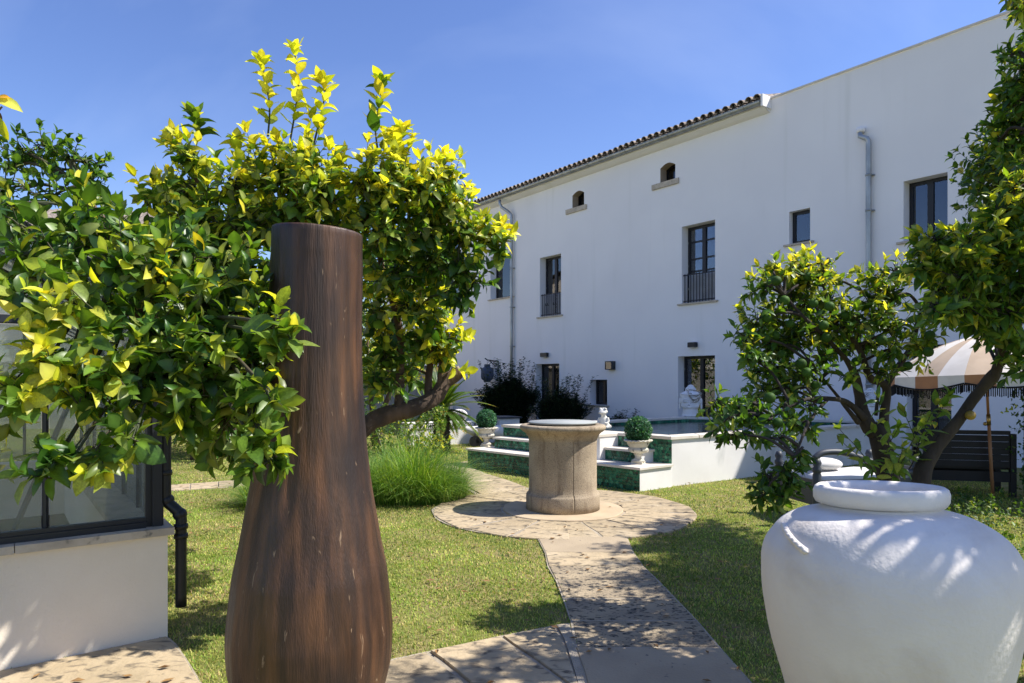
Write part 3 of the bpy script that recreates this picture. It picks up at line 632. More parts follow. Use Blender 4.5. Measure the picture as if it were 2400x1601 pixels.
# hexagonal tiles
def clip(poly, ax, v, keep_gt):
    out = []
    for i in range(len(poly)):
        a, b = poly[i-1], poly[i]; ia = (a[ax] > v) == keep_gt; ib = (b[ax] > v) == keep_gt
        if ia != ib: f = (v-a[ax])/(b[ax]-a[ax]); out.append((a[0]+(b[0]-a[0])*f, a[1]+(b[1]-a[1])*f))
        if ib: out.append(b)
    return out
hexM, hexT = MB(), []
def hex_face(o, u, wdt, z0, z1, nrm, r=.029):
    """o plan origin, u unit plan direction, covers u in 0..wdt and height z0..z1"""
    bk = MB(); quad(bk, o+UPZ*z0+nrm*.002, o+u*wdt+UPZ*z0+nrm*.002, o+u*wdt+UPZ*z1+nrm*.002, o+UPZ*z1+nrm*.002, nrm); bk.build('tile_backing', M['grout'], pool)
    dx, dy = r*math.sqrt(3), r*1.5; nx, ny = int(wdt/dx)+2, int((z1-z0)/dy)+2
    for iy in range(ny):
        for ix in range(nx):
            cx_, cy_ = ix*dx+(iy % 2)*dx/2, z0+iy*dy; rr = r*.96
            hx = [(cx_+rr*math.sin(math.pi/3*k), cy_+rr*math.cos(math.pi/3*k)) for k in range(6)]
            for ax, v, kk in ((0, .001, True), (0, wdt-.001, False), (1, z0+.001, True), (1, z1-.001, False)): hx = clip(hx, ax, v, kk) if len(hx) > 2 else []
            if len(hx) < 3: continue
            n = len(hx); cc = (sum(p[0] for p in hx)/n, sum(p[1] for p in hx)/n); v_ = []
            dep = .006+random.uniform(-.0015, .0015)
            for sc, d in ((1, .002), (1, dep-.002), (.9, dep), (.5, dep-.001)):
                for p in hx: q = (cc[0]+(p[0]-cc[0])*sc, cc[1]+(p[1]-cc[1])*sc); v_.append(o+u*q[0]+UPZ*q[1]+nrm*d)
            base = len(hexM.v); f_ = [(k*n+i, k*n+(i+1) % n, (k+1)*n+(i+1) % n, (k+1)*n+i) for k in range(3) for i in range(n)]+[tuple(3*n+i for i in range(n))]
            nn = (v_[3*n+1]-v_[3*n]).cross(v_[3*n+2]-v_[3*n]) if n > 2 else nrm
            if nn.dot(nrm) < 0: f_ = [tuple(reversed(f)) for f in f_]
            hexM.add(v_, f_, False)
            g_ = random.random(); 
            if g_ < .12: c_ = (.004, .028, .019)
            elif g_ < .9: k_ = random.uniform(.4, 1.2); c_ = (.008*k_, .125*k_, .066*k_)
            else: c_ = (.045, .24, .125)
            ring_ = (min(c_[0]*1.6+.004, .08), c_[1]*1.25+.012, c_[2]*1.3+.008)
            hexT.extend([ring_]*(3*n)+[c_]*n)
nf = -(sh-fh*sh.dot(fh)).normalized(); nfr = nf
hex_face(S(0, 0), fh, 3.84, 0.0, H1-.037, nf)
hex_face(S(0, Dp+.02), fh, .33, H1, HP-.047, nf); hex_face(S(.33, Dp+.02), fh, .67, H2, HP-.047, nf)
hex_face(S(.33, .42), fh, .67, H1, H2-.037, nf); hex_face(S(1.55, .42), fh, 2.05, H1, H2-.037, nf)
pwk = (PC[4]-S(0, Dp)).dot(fh); hex_face(S(1.56, Dp+.02), fh, pwk-1.6, H2, HP-.047, nf)
for i in (2, 3):
    a, b = Pj[i], Pj[(i+1) % 5]; u_ = (b-a).normalized(); hex_face(a, u_, (b-a).length, .62, HP-.047, Vector((-u_.y, u_.x, 0)), r=.04)
hm = hexM.mesh('hexagonal_tiles', M['hex'], OFF[pool.name]); tint_attr(hm, np.array(hexT, np.float32)); link('hexagonal_tiles', hm, pool, kind='stuff')
NO_GRASS.append([tuple(S(k, s)[:2]) for k, s in ((-.01, -.01), (3.85, -.01), (3.85, 1.2), (-.01, 1.2))]); NO_GRASS.append([(p.x, p.y) for p in Pw])

# ------------------------------------------------------------------ well
well = thing('stone_well', WC, 'round tan stone well with wide moulded rim at the centre of the paved circle', 'well')
prof = [(.40, .03), (.448, .035), (.448, .205), (.440, .222), (.425, .232), (.420, .250), (.413, .262), (.413, .83), (.417, .845), (.413, .86), (.416, .88), (.425, .905), (.442, .935), (.466, .960), (.488, .975), (.500, .982), (.502, .990), (.514, .995), (.522, 1.010), (.525, 1.025), (.520, 1.042), (.506, 1.052), (.485, 1.056), (.41, 1.056), (.40, 1.05), (.385, 1.0), (.385, .6)]
seam = math.atan2(-1, .24); 
def seam_fn(r, z, a):
    da = abs((a-seam+math.pi) % (2*math.pi)-math.pi); w = .010 if z < .25 else .007
    return (r-(.018 if da < w*1.2 and .04 < z < .86 and r > .39 else 0)+.0012*noise.noise(Vector((r*math.cos(a)*14, r*math.sin(a)*14, z*14))), z)
def lathe_angles(m, prof, c, angs, fn):
    n = len(angs); vs = []; fs = []
    for r, z in prof:
        for a in angs: rr, zz = fn(r, z, a); vs.append((c[0]+rr*math.cos(a), c[1]+rr*math.sin(a), c[2]+zz))
    for k in range(len(prof)-1):
        for i in range(n): j = (i+1) % n; fs.append((k*n+i, k*n+j, (k+1)*n+j, (k+1)*n+i))
    m.add(vs, fs, True)
al = sorted([2*math.pi*i/96 for i in range(96)]+[(seam+d) % (2*math.pi) for d in (-.0125, -.0118, -.006, 0, .006, .0118, .0125)])
pr = []
for (r0, z0), (r1, z1) in zip(prof[:-1], prof[1:]):
    k = max(1, int(abs(z1-z0)/.06)); pr += [(lerp(r0, r1, j/k), lerp(z0, z1, j/k)) for j in range(k)]
pr.append(prof[-1])
def part_lathe(name, sel, mat, par=well):
    m = MB(); lathe_angles(m, [p for p in pr if sel(p)], WC, al, seam_fn); return m.build(name, M[mat], par)
m = MB(); lathe_angles(m, pr[:[i for i, p in enumerate(pr) if p[1] <= .2501][-1]+1], WC, al, seam_fn); m.build('base_ring', M['wellstone'], well)
iz = [i for i, p in enumerate(pr) if p[1] <= .2501][-1]; ie = [i for i, p in enumerate(pr) if abs(p[1]-.83) < 1e-6][0]
m = MB(); lathe_angles(m, pr[iz:ie+1], WC, al, seam_fn); m.build('drum', M['wellstone'], well)
m = MB(); lathe_angles(m, pr[ie:], WC, al, seam_fn); m.build('rim', M['wellstone'], well)
lid = MB(); lid.lathe([(.0, 1.064), (.395, 1.064), (.414, 1.073), (.418, 1.084), (.412, 1.092), (.0, 1.094)], WC, 64, cap=False)
lid.lathe([(.34, 1.0), (.34, 1.064)], WC, 32)
lo = lid.build('well_lid', M['lid'], None, label='flat grey round lid lying on the rim of the stone well', cat='lid'); NO_GRASS.append(circ)

# ------------------------------------------------------------------ greenhouse (front left)
GC = flat2(G(393, 1497)); gu_ = (flat2(G(393, 1497))-flat2(G(0, 1582))).normalized()      # along the front, towards the right corner
gu_ = Vector((.80, .60, 0)); gn = Vector((.60, -.80, 0)); gb_ = -gn                            # outward normal / going back
gh = thing('greenhouse', GC, 'black framed greenhouse corner on a low cream wall at the left edge', 'greenhouse')
def GH(a, b, h): return GC-gu_*a+gb_*b+UPZ*h       # a to the left along the front, b backwards
TG = lambda v: GH(v.x, v.y, v.z)
LA, LB, HS, HE = 4.0, 5.2, .69, 2.06
m = MB(); m.box((0, 0, 0), (LA, .22, HS-.045), TG); m.box((0, .22, 0), (.22, LB, HS-.045), TG); m.box((.22, LB-.22, 0), (LA, LB, HS-.045), TG); m.build('low_wall', M['cream'], gh)
for i in range(5): s_ = MB(); s_.box((-.035+i*.8+.002, -.035, HS-.044), (-.035+(i+1)*.8-.002, .26, HS), TG); s_.build('sill_stone', M['limestone'], gh)
for i in range(6): s_ = MB(); s_.box((-.035, .264+i*.82+.002, HS-.044), (.26, .264+(i+1)*.82-.002, HS), TG); s_.build('sill_stone', M['limestone'], gh)
fr = MB(); fr.box((0.02, .06, HS), (.075, .14, HE), TG); fr.box((.01, .075, HS), (.02, .13, HE), TG); fr.box((.075, .08, HS), (.11, .12, HE), TG); fr.build('corner_post', M['dark_alu'], gh)
fr = MB(); fr.box((.11, .05, HS), (LA, .13, HS+.035), TG); fr.box((.11, .065, HS+.0355), (LA, .115, HS+.06), TG); fr.build('bottom_rail', M['dark_alu'], gh)
def bar(p0, p1, w_, mat='dark_alu', name='glazing_bar', par=None):
    m = MB(); m.tube([p0, p1], w_, 4, smooth=False); return m.build(name, M[mat], par or gh)
rise = lambda a: HE+.56*min(a, 2*1.9-a if a > 1.9 else a)
bar(GH(0.0, .09, HE), GH(1.9, .09, rise(1.9)), .045, name='rafter'); bar(GH(1.9, .09, rise(1.9)), GH(3.8, .09, HE), .045, name='rafter')
bar(GH(.0, .03, HE-.02), GH(1.9, .03, rise(1.9)-.02), .02, name='rafter')
bar(GH(.62, .10, 1.94), GH(LA, .10, 1.94), .03, name='transom'); 
for a in (.62, 1.3, 2.0, 2.7): bar(GH(a, .10, HS+.06), GH(a, .10, rise(a)), .016)
for k in range(12): b_ = .12+k*(LB-.2)/11; bar(GH(.02, b_, HE), GH(1.9, b_, rise(1.9)), .012)
bar(GH(.03, .09, HE), GH(.03, LB, HE), .035, name='eave_beam'); bar(GH(1.9, .09, rise(1.9)), GH(1.9, LB, rise(1.9)), .03, name='ridge_beam')
for k in range(7): b_ = .12+(k+1)*(LB-.2)/7; bar(GH(.04, b_, HS), GH(.04, b_, HE), .016)
for a in (.6, 1.3, 2.0, 2.7, 3.4): bar(GH(a, LB-.05, HS), GH(a, LB-.05, rise(a)), .016)
bar(GH(1.7, .5, HS-.2), GH(.5, 2.4, 1.75), .022, name='brace'); bar(GH(.9, .5, .3), GH(.25, 1.3, 1.9), .018, name='brace')
for k in range(4): bar(GH(.3+k*.45, .1, rise(.3+k*.45)), GH(.3+k*.45, LB, rise(.3+k*.45)), .011, name='purlin')
def gpane(p0, p1, p2, p3):
    m = MB(); n_ = (p1-p0).cross(p2-p0).normalized()*.003; q = [p0, p1, p2, p3]
    m.add([p+n_ for p in q]+[p-n_ for p in q], [(0,1,2,3), (7,6,5,4), (0,4,5,1), (1,5,6,2), (2,6,7,3), (3,7,4,0)], False); m.build('glass_pane', M['gpane'], gh)
e = .004
gpane(GH(.11, .095, HS+.06), GH(.62-.02, .095, HS+.06), GH(.62-.02, .095, rise(.6)-.03), GH(.11, .095, rise(.11)-.03))
for a, b in ((.64, 1.28), (1.32, 1.98), (2.02, 2.68), (2.72, 3.9)):
    gpane(GH(a, .095, HS+.06), GH(b, .095, HS+.06), GH(b, .095, 1.91), GH(a, .095, 1.91)); gpane(GH(a, .095, 1.97), GH(b, .095, 1.97), GH(b, .095, rise(b)-.03), GH(a, .095, rise(a)-.03))
gpane(GH(.03, .15, HE+.03), GH(1.88, .15, rise(1.88)+.03), GH(1.88, LB, rise(1.88)+.03), GH(.03, LB, HE+.03))
gpane(GH(.035, .15, HS), GH(.035, LB, HS), GH(.035, LB, HE), GH(.035, .15, HE))
gpane(GH(.1, LB-.04, HS), GH(3.8, LB-.04, HS), GH(3.8, LB-.04, HE), GH(.1, LB-.04, HE))
fl = MB(); fl.box((.22, .22, 0), (LA, LB-.22, .02), TG); fl.build('gravel_floor', M['earth'], gh)
NO_GRASS.append([tuple(GH(a, b, 0)[:2]) for a, b in ((0, 0), (0, LB), (LA, LB), (LA, 0))])
# black rainwater pipe at the corner
dp = MB(); q = lambda a, b, h: GH(a, b, h)
pts, rd = smooth_path([q(-.005, .10, HE), q(-.005, .10, 1.2), q(-.005, .10, .87), q(-.015, .10, .83), q(-.06, .06, .78), q(-.085, .05, .73), q(-.085, .05, .62), q(-.085, .05, .17)], [.034]*8, 5)
dp.tube(pts, .034, 14); do = dp.build('downpipe', M['black'], gh)
for h, r_ in ((.60, .042), (.66, .042), (1.0, .040)):
    c = MB(); x_ = (-.085, .05) if h < .8 else (-.005, .10); c.tube([q(*x_, h), q(*x_, h+.03)], r_, 14); c.build('pipe_collar', M['black'], do)
c = MB(); c.ball(q(-.015, .10, .84), .043, 12, 8); c.ball(q(-.08, .055, .75), .043, 12, 8); c.build('pipe_elbow', M['black'], do)
# ------------------------------------------------------------------ tall wooden vase
VZ = 2.9; vx = lambda px: (px-CX)/F*VZ
vc = Vector((vx(731), VZ, 0)); vase = thing('wooden_vase', vc, 'tall dark brown carved wooden vase with a bulging foot in front of the lemon tree', 'vase')
prof = [(.19, 0), (.215, .02), (.255, .12), (.287, .22), (.313, .313), (.333, .402), (.339, .48), (.340, .55), (.330, .661), (.3145, .79), (.288, .918), (.2655, 1.049), (.2440, 1.178), (.2265, 1.308), (.214, 1.437), (.204, 1.567), (.197, 1.70), (.194, 1.825), (.192, 1.98), (.1905, 2.12), (.1895, 2.222), (.1865, 2.230), (.170, 2.230), (.162, 2.22), (.158, 1.9), (.15, 1.2)]
pp = []
for (r0, z0), (r1, z1) in zip(prof[:-1], prof[1:]):
    k = max(1, int(abs(z1-z0)/.02)) if z1 < 2.24 else 1; pp += [(lerp(r0, r1, j/k), lerp(z0, z1, j/k)) for j in range(k)]
pp.append(prof[-1])
CRK = {}
def vfn(r, z, a):
    x, y = math.cos(a), math.sin(a); d = .006*noise.noise(Vector((x*1.6, y*1.6, z*.7)))+.0022*noise.noise(Vector((x*9, y*9, z*1.5)))
    ca = -1.70+.10*noise.noise(Vector((0, 3, z*2.2)))+.10*(z-1.4)*.6; da = abs((a-ca+math.pi) % (2*math.pi)-math.pi)
    if 1.12 < z < 2.18 and r > .17 and da < .019: d -= .010*(1-da/.019)*(.5+.5*noise.noise(Vector((1, 1, z*9))))
    zz = z+(-.014*math.cos(a+.5)*max(0, (z-1.9)/.33) if z > 1.9 else 0)
    return r*(1-.012*(z > 2.1)*math.cos(2*a))+d, zz
m = MB(); m.lathe(pp, vc, 240, fn=vfn, cap=True); m.v = [(x+.0225*max(0, z-1.12), y, z) for x, y, z in m.v]; m.build('vase_body', M['wood'], vase)
def on_vase(px, py):
    h = EYE-(py-YH)*VZ/F*.94; pr_z = [(r, z) for r, z in prof if z < 2.225]; r = next(lerp(a[0], b[0], (h-a[1])/(b[1]-a[1])) for a, b in zip(pr_z[:-1], pr_z[1:]) if a[1] <= h <= b[1]) if h < 2.22 else .19
    cx_ = vc.x+.0225*max(0, h-1.12); dx = max(-r*.98, min(r*.98, (px-CX)/F*(VZ-r)-cx_)); return Vector((cx_+dx, VZ-math.sqrt(r*r-dx*dx)+.0012, h))
m = MB(); rk = random.Random(6); cp = [(778, 560), (776, 590), (771, 620), (768, 655), (763, 690), (764, 715), (756, 745), (752, 790), (747, 830), (742, 880)]
kk = [(lerp(a[0], b[0], j/5)+rk.uniform(-1.2, 1.2), lerp(a[1], b[1], j/5)) for a, b in zip(cp[:-1], cp[1:]) for j in range(5)]
m.tube([on_vase(*q) for q in kk], [.0004+.0016*math.sin(math.pi*i/(len(kk)-1))*rk.uniform(.6, 1.2) for i in range(len(kk))], 6); m.build('crack', M['crack'], vase)

# ------------------------------------------------------------------ big white jar
jc = Vector((1.322, 2.42, 0)); jar = thing('clay_jar', jc, 'huge whitewashed clay jar with a thick rolled rim in the right foreground', 'jar')
jp = [(.19, .0), (.20, .02), (.265, .25), (.315, .42), (.345, .53), (.374, .63), (.392, .72), (.407, .83), (.412, .92), (.408, .975), (.392, 1.022), (.355, 1.072), (.308, 1.108), (.255, 1.132), (.205, 1.143), (.188, 1.152), (.186, 1.165)]
pp, rr_ = smooth_path([(r, 0, z) for r, z in jp], [0]*len(jp), 5)
rim = [(.190, 1.158), (.208, 1.163), (.216, 1.178), (.217, 1.202), (.211, 1.218), (.199, 1.226), (.184, 1.222), (.174, 1.208), (.172, 1.17), (.22, 1.09), (.33, .95)]
def jfn(r, z, a):
    x, y = math.cos(a), math.sin(a); d = .008*noise.noise(Vector((x*1.5, y*1.5, z*3)))+.0012*noise.noise(Vector((x*7, y*7, z*14)))
    if False: d += .004*noise.noise(Vector((x*3, y*3, z*3))); return r+d, z+.006*noise.noise(Vector((x*2, y*2, 5)))
    sh_ = max(0, min(1, (z-1.05)/.10))*(z < 1.157)*.022
    if sh_: px_, py_ = (r+d)*x-sh_, (r+d)*y; r = math.hypot(px_, py_)-d
    return r+d, z+.055*(-r*y)*max(0, min(1, (z-.98)/.16))
m = MB(); m.lathe([(p.x, p.z) for p in pp], jc, 140, fn=jfn, cap=True); m.build('jar_body', M['jar'], jar)
m = MB(); m.lathe(rim, jc, 140, fn=jfn, cap=False); m.v = [(x-.022, y, z) for x, y, z in m.v]; m.build('rim', M['jar'], jar)
m = MB()
for k in range(15):
    a = math.radians(176+k*2.1); r = lerp(.346, .388, k/14)+.004; z = lerp(1.082, 1.034, k/14)
    m.ball((jc.x+r*math.cos(a), jc.y+r*math.sin(a), z), (.010, .012, .012 if k % 2 else .008), 8, 6)
m.tube([(jc.x+(lerp(.346, .388, k/14)-.003)*math.cos(math.radians(176+k*2.1)), jc.y+(lerp(.346, .388, k/14)-.003)*math.sin(math.radians(176+k*2.1)), lerp(1.078, 1.030, k/14)) for k in range(15)], .014, 8)
m.build('scalloped_lug', M['jar'], jar)

# ------------------------------------------------------------------ blended solids (statues)
def remesh_part(name, mb, mat, parent, vox=.008, sm=6):
    o = mb.build(name, mat, parent); r = o.modifiers.new('remesh', 'REMESH'); r.mode = 'VOXEL'; r.voxel_size = vox; r.use_smooth_shade = True
    s_ = o.modifiers.new('smooth', 'SMOOTH'); s_.iterations = sm; s_.factor = .5
    dg = bpy.context.evaluated_depsgraph_get(); me = bpy.data.meshes.new_from_object(o.evaluated_get(dg)); o.modifiers.clear(); old = o.data; o.data = me; me.name = name
    me.materials.clear(); me.materials.append(mat)
    me.polygons.foreach_set('use_smooth', [True]*len(me.polygons)); return o
def stone_head(loc, rz, H, label, garland):
    t = thing('buddha_statue', loc, label, 'statue', 'white stone heads on the far pool edge'); k = H/.74; R = Matrix.Rotation(rz, 3, 'Z')
    def q(x, y, z): return R @ Vector((x*k*1.3, y*k*1.15, z*k))+Vector(loc)
    m = MB(); B = lambda x, y, z, rx, ry, rz_, rot=None: m.ball(q(x, y, z), (rx*k*1.3, ry*k*1.15, rz_*k), 20, 14, R @ (rot or Matrix.Identity(3)))
    m.tube([q(0, .02, 0), q(0, .02, .05), q(0, .01, .16)], [.20*k, .18*k, .165*k], 20)
    B(0, .02, .36, .175, .185, .225); B(0, -.02, .25, .158, .145, .14); B(0, -.075, .145, .065, .055, .045); B(0, .03, .45, .182, .19, .14)
    B(0, .05, .60, .095, .095, .09); B(0, .05, .67, .055, .055, .05)
    for s in (-1, 1):
        B(s*.09, -.065, .23, .062, .062, .062)                       # cheek
        B(s*.182, .04, .33, .022, .05, .085); B(s*.185, .035, .22, .020, .032, .085)   # long ears
        B(s*.068, -.152, .335, .042, .020, .018)                     # eyelid
        B(s*.05, -.165, .378, .034, .016, .008, Matrix.Rotation(s*-.25, 3, 'Y')); B(s*.095, -.145, .375, .032, .016, .008, Matrix.Rotation(s*.35, 3, 'Y'))
        B(s*.020, -.178, .262, .014, .014, .012)
        B(s*.022, -.160, .214, .030, .018, .009, Matrix.Rotation(s*-.18, 3, 'Y'))
    B(0, -.175, .315, .013, .020, .055); B(0, -.190, .272, .017, .022, .016); B(0, -.158, .196, .032, .018, .012)
    remesh_part('head', m, M['statue'], t, .0075*k, 3)
    eyes = MB()
    for s in (-1, 1): eyes.tube([q(s*(.032+.075*u), -.176+.028*u*u, .326-.012*math.sin(math.pi*u)) for u in [i/6 for i in range(7)]], .0028*k, 5)
    eyes.build('eye_line', M['grey_eye'], t)
    c = MB()
    for rr in range(6 if garland == 2 else 0):                                                # rows of small snail curls
        zz = .49+.028*rr; rad = .182*math.cos(min(1.3, rr*.2)) if rr < 5 else .1
        for i in range(26):
            a = math.pi*2*i/26+rr*.12
            if zz < .50 and math.sin(a) < -.7: pass
            pos = (rad*math.cos(a), .03+rad*math.sin(a)*1.03, zz-.02*(1-abs(math.sin(a)))); c.ball(q(*pos), .015*k, 6, 4)
    for rr in range(4 if garland == 2 else 0):
        for i in range(14): a = math.pi*2*i/14+rr*.2; r_ = .096*math.cos(rr*.32); c.ball(q(r_*math.cos(a), .05+r_*math.sin(a), .60+.03*rr), .014*k, 6, 4)
    if garland == 1: c.tube([q(.178*math.cos(a), .02+.195*math.sin(a), .505+.01*math.sin(a)) for a in [math.pi*2*i/28 for i in range(29)]], .010*k, 6)
    c.build('curls' if garland == 2 else 'hair_band', M['statue'], t, kind='stuff' if garland == 2 else None)
    gm = MB(); rg_ = random.Random(4)
    def beads(path, n, sp=.012):
        P_, _ = smooth_path(path, [0]*len(path), 6)
        for i in range(n):
            u = i/(n-1)*(len(P_)-1); a_ = P_[int(u)]; b_ = P_[min(int(u)+1, len(P_)-1)]; p = a_.lerp(b_, u-int(u)); gm.ball(q(*(p+Vector([rg_.uniform(-sp, sp) for _ in range(3)]))), rg_.uniform(.006, .011)*k, 5, 4)
    if garland == 1:
        beads([(-.05, -.08, .60), (.0, -.165, .50), (.03, -.185, .42), (.07, -.175, .345), (.13, -.15, .33), (.165, -.09, .40), (.185, .0, .50), (.14, .04, .56), (.07, -.04, .585), (-.03, -.06, .61)], 150)
        beads([(.01, -.15, .53), (.08, -.165, .47), (.14, -.12, .47), (.18, -.04, .54)], 70); beads([(.0, -.18, .48), (.05, -.185, .40), (.10, -.17, .375), (.155, -.12, .42)], 60)
    else:
        beads([(.0, -.12, .56), (-.08, -.15, .51), (-.14, -.10, .48), (-.18, -.02, .46), (-.19, .05, .45)], 140, .02); beads([(.0, -.10, .585), (-.1, -.08, .56), (-.16, .0, .53)], 110, .02)
    gm.build('bead_garland', M['bead'], t, kind='stuff'); return t
hp1 = G(1621, 975.4, HP); hp2 = G(2042, 986, HP)
stone_head(Vector((hp1.x, hp1.y+.12, HP)), math.radians(-22), .755, 'white stone Buddha head with a shell garland over one eye on the far pool edge', 1)
stone_head(Vector((hp2.x-.02, hp2.y+.02, HP)), math.radians(-42), .70, 'white stone Buddha head with beaded hair, seen between the stems of the orange tree', 2)
# frog
fp = G(1415, 1006, HP); fo_ = thing('frog_statue', fp, 'cream stone frog sitting cross legged on the pool coping behind the well', 'statue'); k = 1.0
def fq(x, y, z): return Vector((fp.x, fp.y, HP))+Matrix.Rotation(math.radians(-32), 3, 'Z') @ Vector((x, y, z))
m = MB(); RF = Matrix.Rotation(math.radians(-32), 3, 'Z'); fb_ = lambda x, y, z, a, b, c, rot=None: m.ball(fq(x, y, z), (a, b, c), 16, 12, RF @ (rot or Matrix.Identity(3)))
fb_(0, .01, .125, .082, .072, .115); fb_(0, .015, .065, .105, .09, .06); fb_(0, -.01, .235, .045, .045, .04)
fb_(0, -.02, .300, .078, .075, .046); fb_(0, -.055, .285, .070, .058, .030); fb_(0, .0, .335, .055, .05, .035)
for s in (-1, 1):
    fb_(s*.045, -.035, .345, .027, .027, .027)
    m.tube([fq(s*.07, .0, .20), fq(s*.095, -.01, .14), fq(s*.085, -.055, .105), fq(s*.065, -.085, .11)], [.026, .022, .018, .016], 10)
    fb_(s*.065, -.095, .118, .020, .018, .016)
    m.tube([fq(s*.06, .01, .05), fq(s*.125, -.03, .05), fq(s*.09, -.09, .04), fq(s*.0, -.11, .03)], [.042, .036, .028, .018], 10); fb_(s*.06, -.10, .032, .035, .022, .014)
remesh_part('body', m, M['frog'], fo_, .006, 3)
for s in (-1, 1): m = MB(); m.ball(fq(s*.052, -.056, .348), (.014, .010, .014), 10, 6, RF); m.build('eye', M['grey_eye'], fo_)
m = MB(); m.tube([fq(.072*math.sin(u), -.058-.056*math.cos(u), .287) for u in [i*.25-1.25 for i in range(11)]], .0022, 5); m.build('mouth', M['grey_eye'], fo_)

# ------------------------------------------------------------------ urns and clipped balls
def urn(loc, label):
    t = thing('garden_urn', loc, label, 'urn', 'urns on the pool steps')
    m = MB(); m.prism([(loc.x+sx*.115, loc.y+sy*.115) for sx, sy in ((1, .3), (-.3, 1), (-1, -.3), (.3, -1))], loc.z, loc.z+.035, .004); m.build('plinth', M['urn'], t)
    flut = lambda r, z, a: (r+(.0065*abs(math.sin(11*a)) if .165 < z < .23 else 0)+.0015*noise.noise(Vector((math.cos(a)*5, math.sin(a)*5, z*20))), z)
    st = [(.098, .036), (.10, .05), (.085, .062), (.055, .078), (.047, .095), (.050, .125), (.064, .137), (.066, .147), (.060, .155)]
    m = MB(); m.lathe(st, loc, 44, fn=flut); m.build('stem', M['urn'], t)
    bw = [(.060, .155), (.105, .170), (.142, .195), (.148, .22), (.140, .236), (.128, .243), (.138, .262), (.162, .30), (.172, .328), (.170, .332)]
    m = MB(); m.lathe(bw, loc, 66, fn=flut, cap=False); m.build('bowl', M['urn'], t)
    egg = lambda r, z, a: (r+.006*math.sin(18*a), z+.004*math.sin(18*a+1))
    m = MB(); m.lathe([(.165, .326), (.20, .336), (.212, .346), (.208, .358), (.19, .362), (.165, .358), (.15, .33), (.0, .325)], loc, 90, fn=egg, cap=False); m.build('lip', M['urn'], t); return t
u1 = S(.0, 0)*0+G(1495.7, 1087, H1); u2 = G(1140, 1046.5, H1)
urn(u2, 'weathered stone urn at the far left end of the pool steps'); urn(u1, 'weathered stone urn on the lowest step at the right of the well')

# ------------------------------------------------------------------ foliage engine
def leaf_tpl(st, wid, fold, curl, lift=.0, wav=0):
    """unit leaf along +y; x across; z up. returns verts, tri/quad arrays"""
    V = [(0, 0, 0)]; n = len(st)
    for i, (t, w) in enumerate(zip(st, wid)):
        yz = lambda t: (math.sin(curl*t)/curl if abs(curl) > 1e-3 else t, -(1-math.cos(curl*t))/curl if abs(curl) > 1e-3 else 0)
        y, z = yz(t); wz = wav*math.sin(t*14)
        V += [(-w*math.cos(fold), y, z+w*math.sin(fold)+wz), (0, y, z), (w*math.cos(fold), y, z+w*math.sin(fold)-wz)]
    y, z = (math.sin(curl)/curl if abs(curl) > 1e-3 else 1, -(1-math.cos(curl))/curl if abs(curl) > 1e-3 else 0); V.append((0, y, z)); T = len(V)-1
    tri = [(0, 2, 1), (0, 3, 2)]; quads = []
    for i in range(n-1):
        a, b = 1+3*i, 1+3*(i+1); quads += [(a, a+1, b+1, b), (a+1, a+2, b+2, b+1)]
    a = 1+3*(n-1); tri += [(a, a+1, T), (a+1, a+2, T)]
    return np.array(V, np.float32), np.array(tri), np.array(quads).reshape(-1, 4)
ST = (.10, .28, .50, .72, .88); WI = (.14, .26, .30, .235, .115)
HI = [leaf_tpl(ST, [w*k for w in WI], f, c, wav=wv) for k, f, c, wv in ((1, .30, .5, .0), (.92, .50, 1.0, .02), (1.08, .18, .25, .012), (.85, .7, 1.4, .02), (1, .1, -.4, .015), (.95, .45, .8, -.02), (.78, .35, .7, .03), (1.12, .8, 1.2, .03))]
WN_ = (.10, .185, .205, .15, .065)
NA = [leaf_tpl(ST, [w*k for w in WN_], f, c, wav=wv) for k, f, c, wv in ((1, .30, .6, .0), (.92, .55, 1.1, .02), (1.15, .18, .25, .012), (.85, .7, 1.6, .02), (1, .15, -.3, .015), (.95, .45, .9, -.02))]
MI = HI+NA[:3]
LO = [leaf_tpl((.25, .6), (.22, .25), f, c) for f, c in ((.3, .5), (.5, 1.0), (.2, .1), (.6, 1.3))]
TH = [leaf_tpl((.5,), (.1,), f, c) for f, c in ((.3, .3), (.2, .6))]
class Foliage:
    def __init__(s): s.p = []; s.d = []; s.n = []; s.s = []; s.c = []; s.tw = MB()
    def leaf(s, p, d, n, size, col): s.p.append(tuple(p)); s.d.append(tuple(d)); s.n.append(tuple(n)); s.s.append(size); s.c.append(col)
def rib(k):
    f = np.full(k, .92, np.float32); f[0] = 1.3
    if k > 8: f[2:-1:3] = 1.32
    return f
def unit(a): return a/np.maximum(np.linalg.norm(a, axis=-1, keepdims=True), 1e-9)
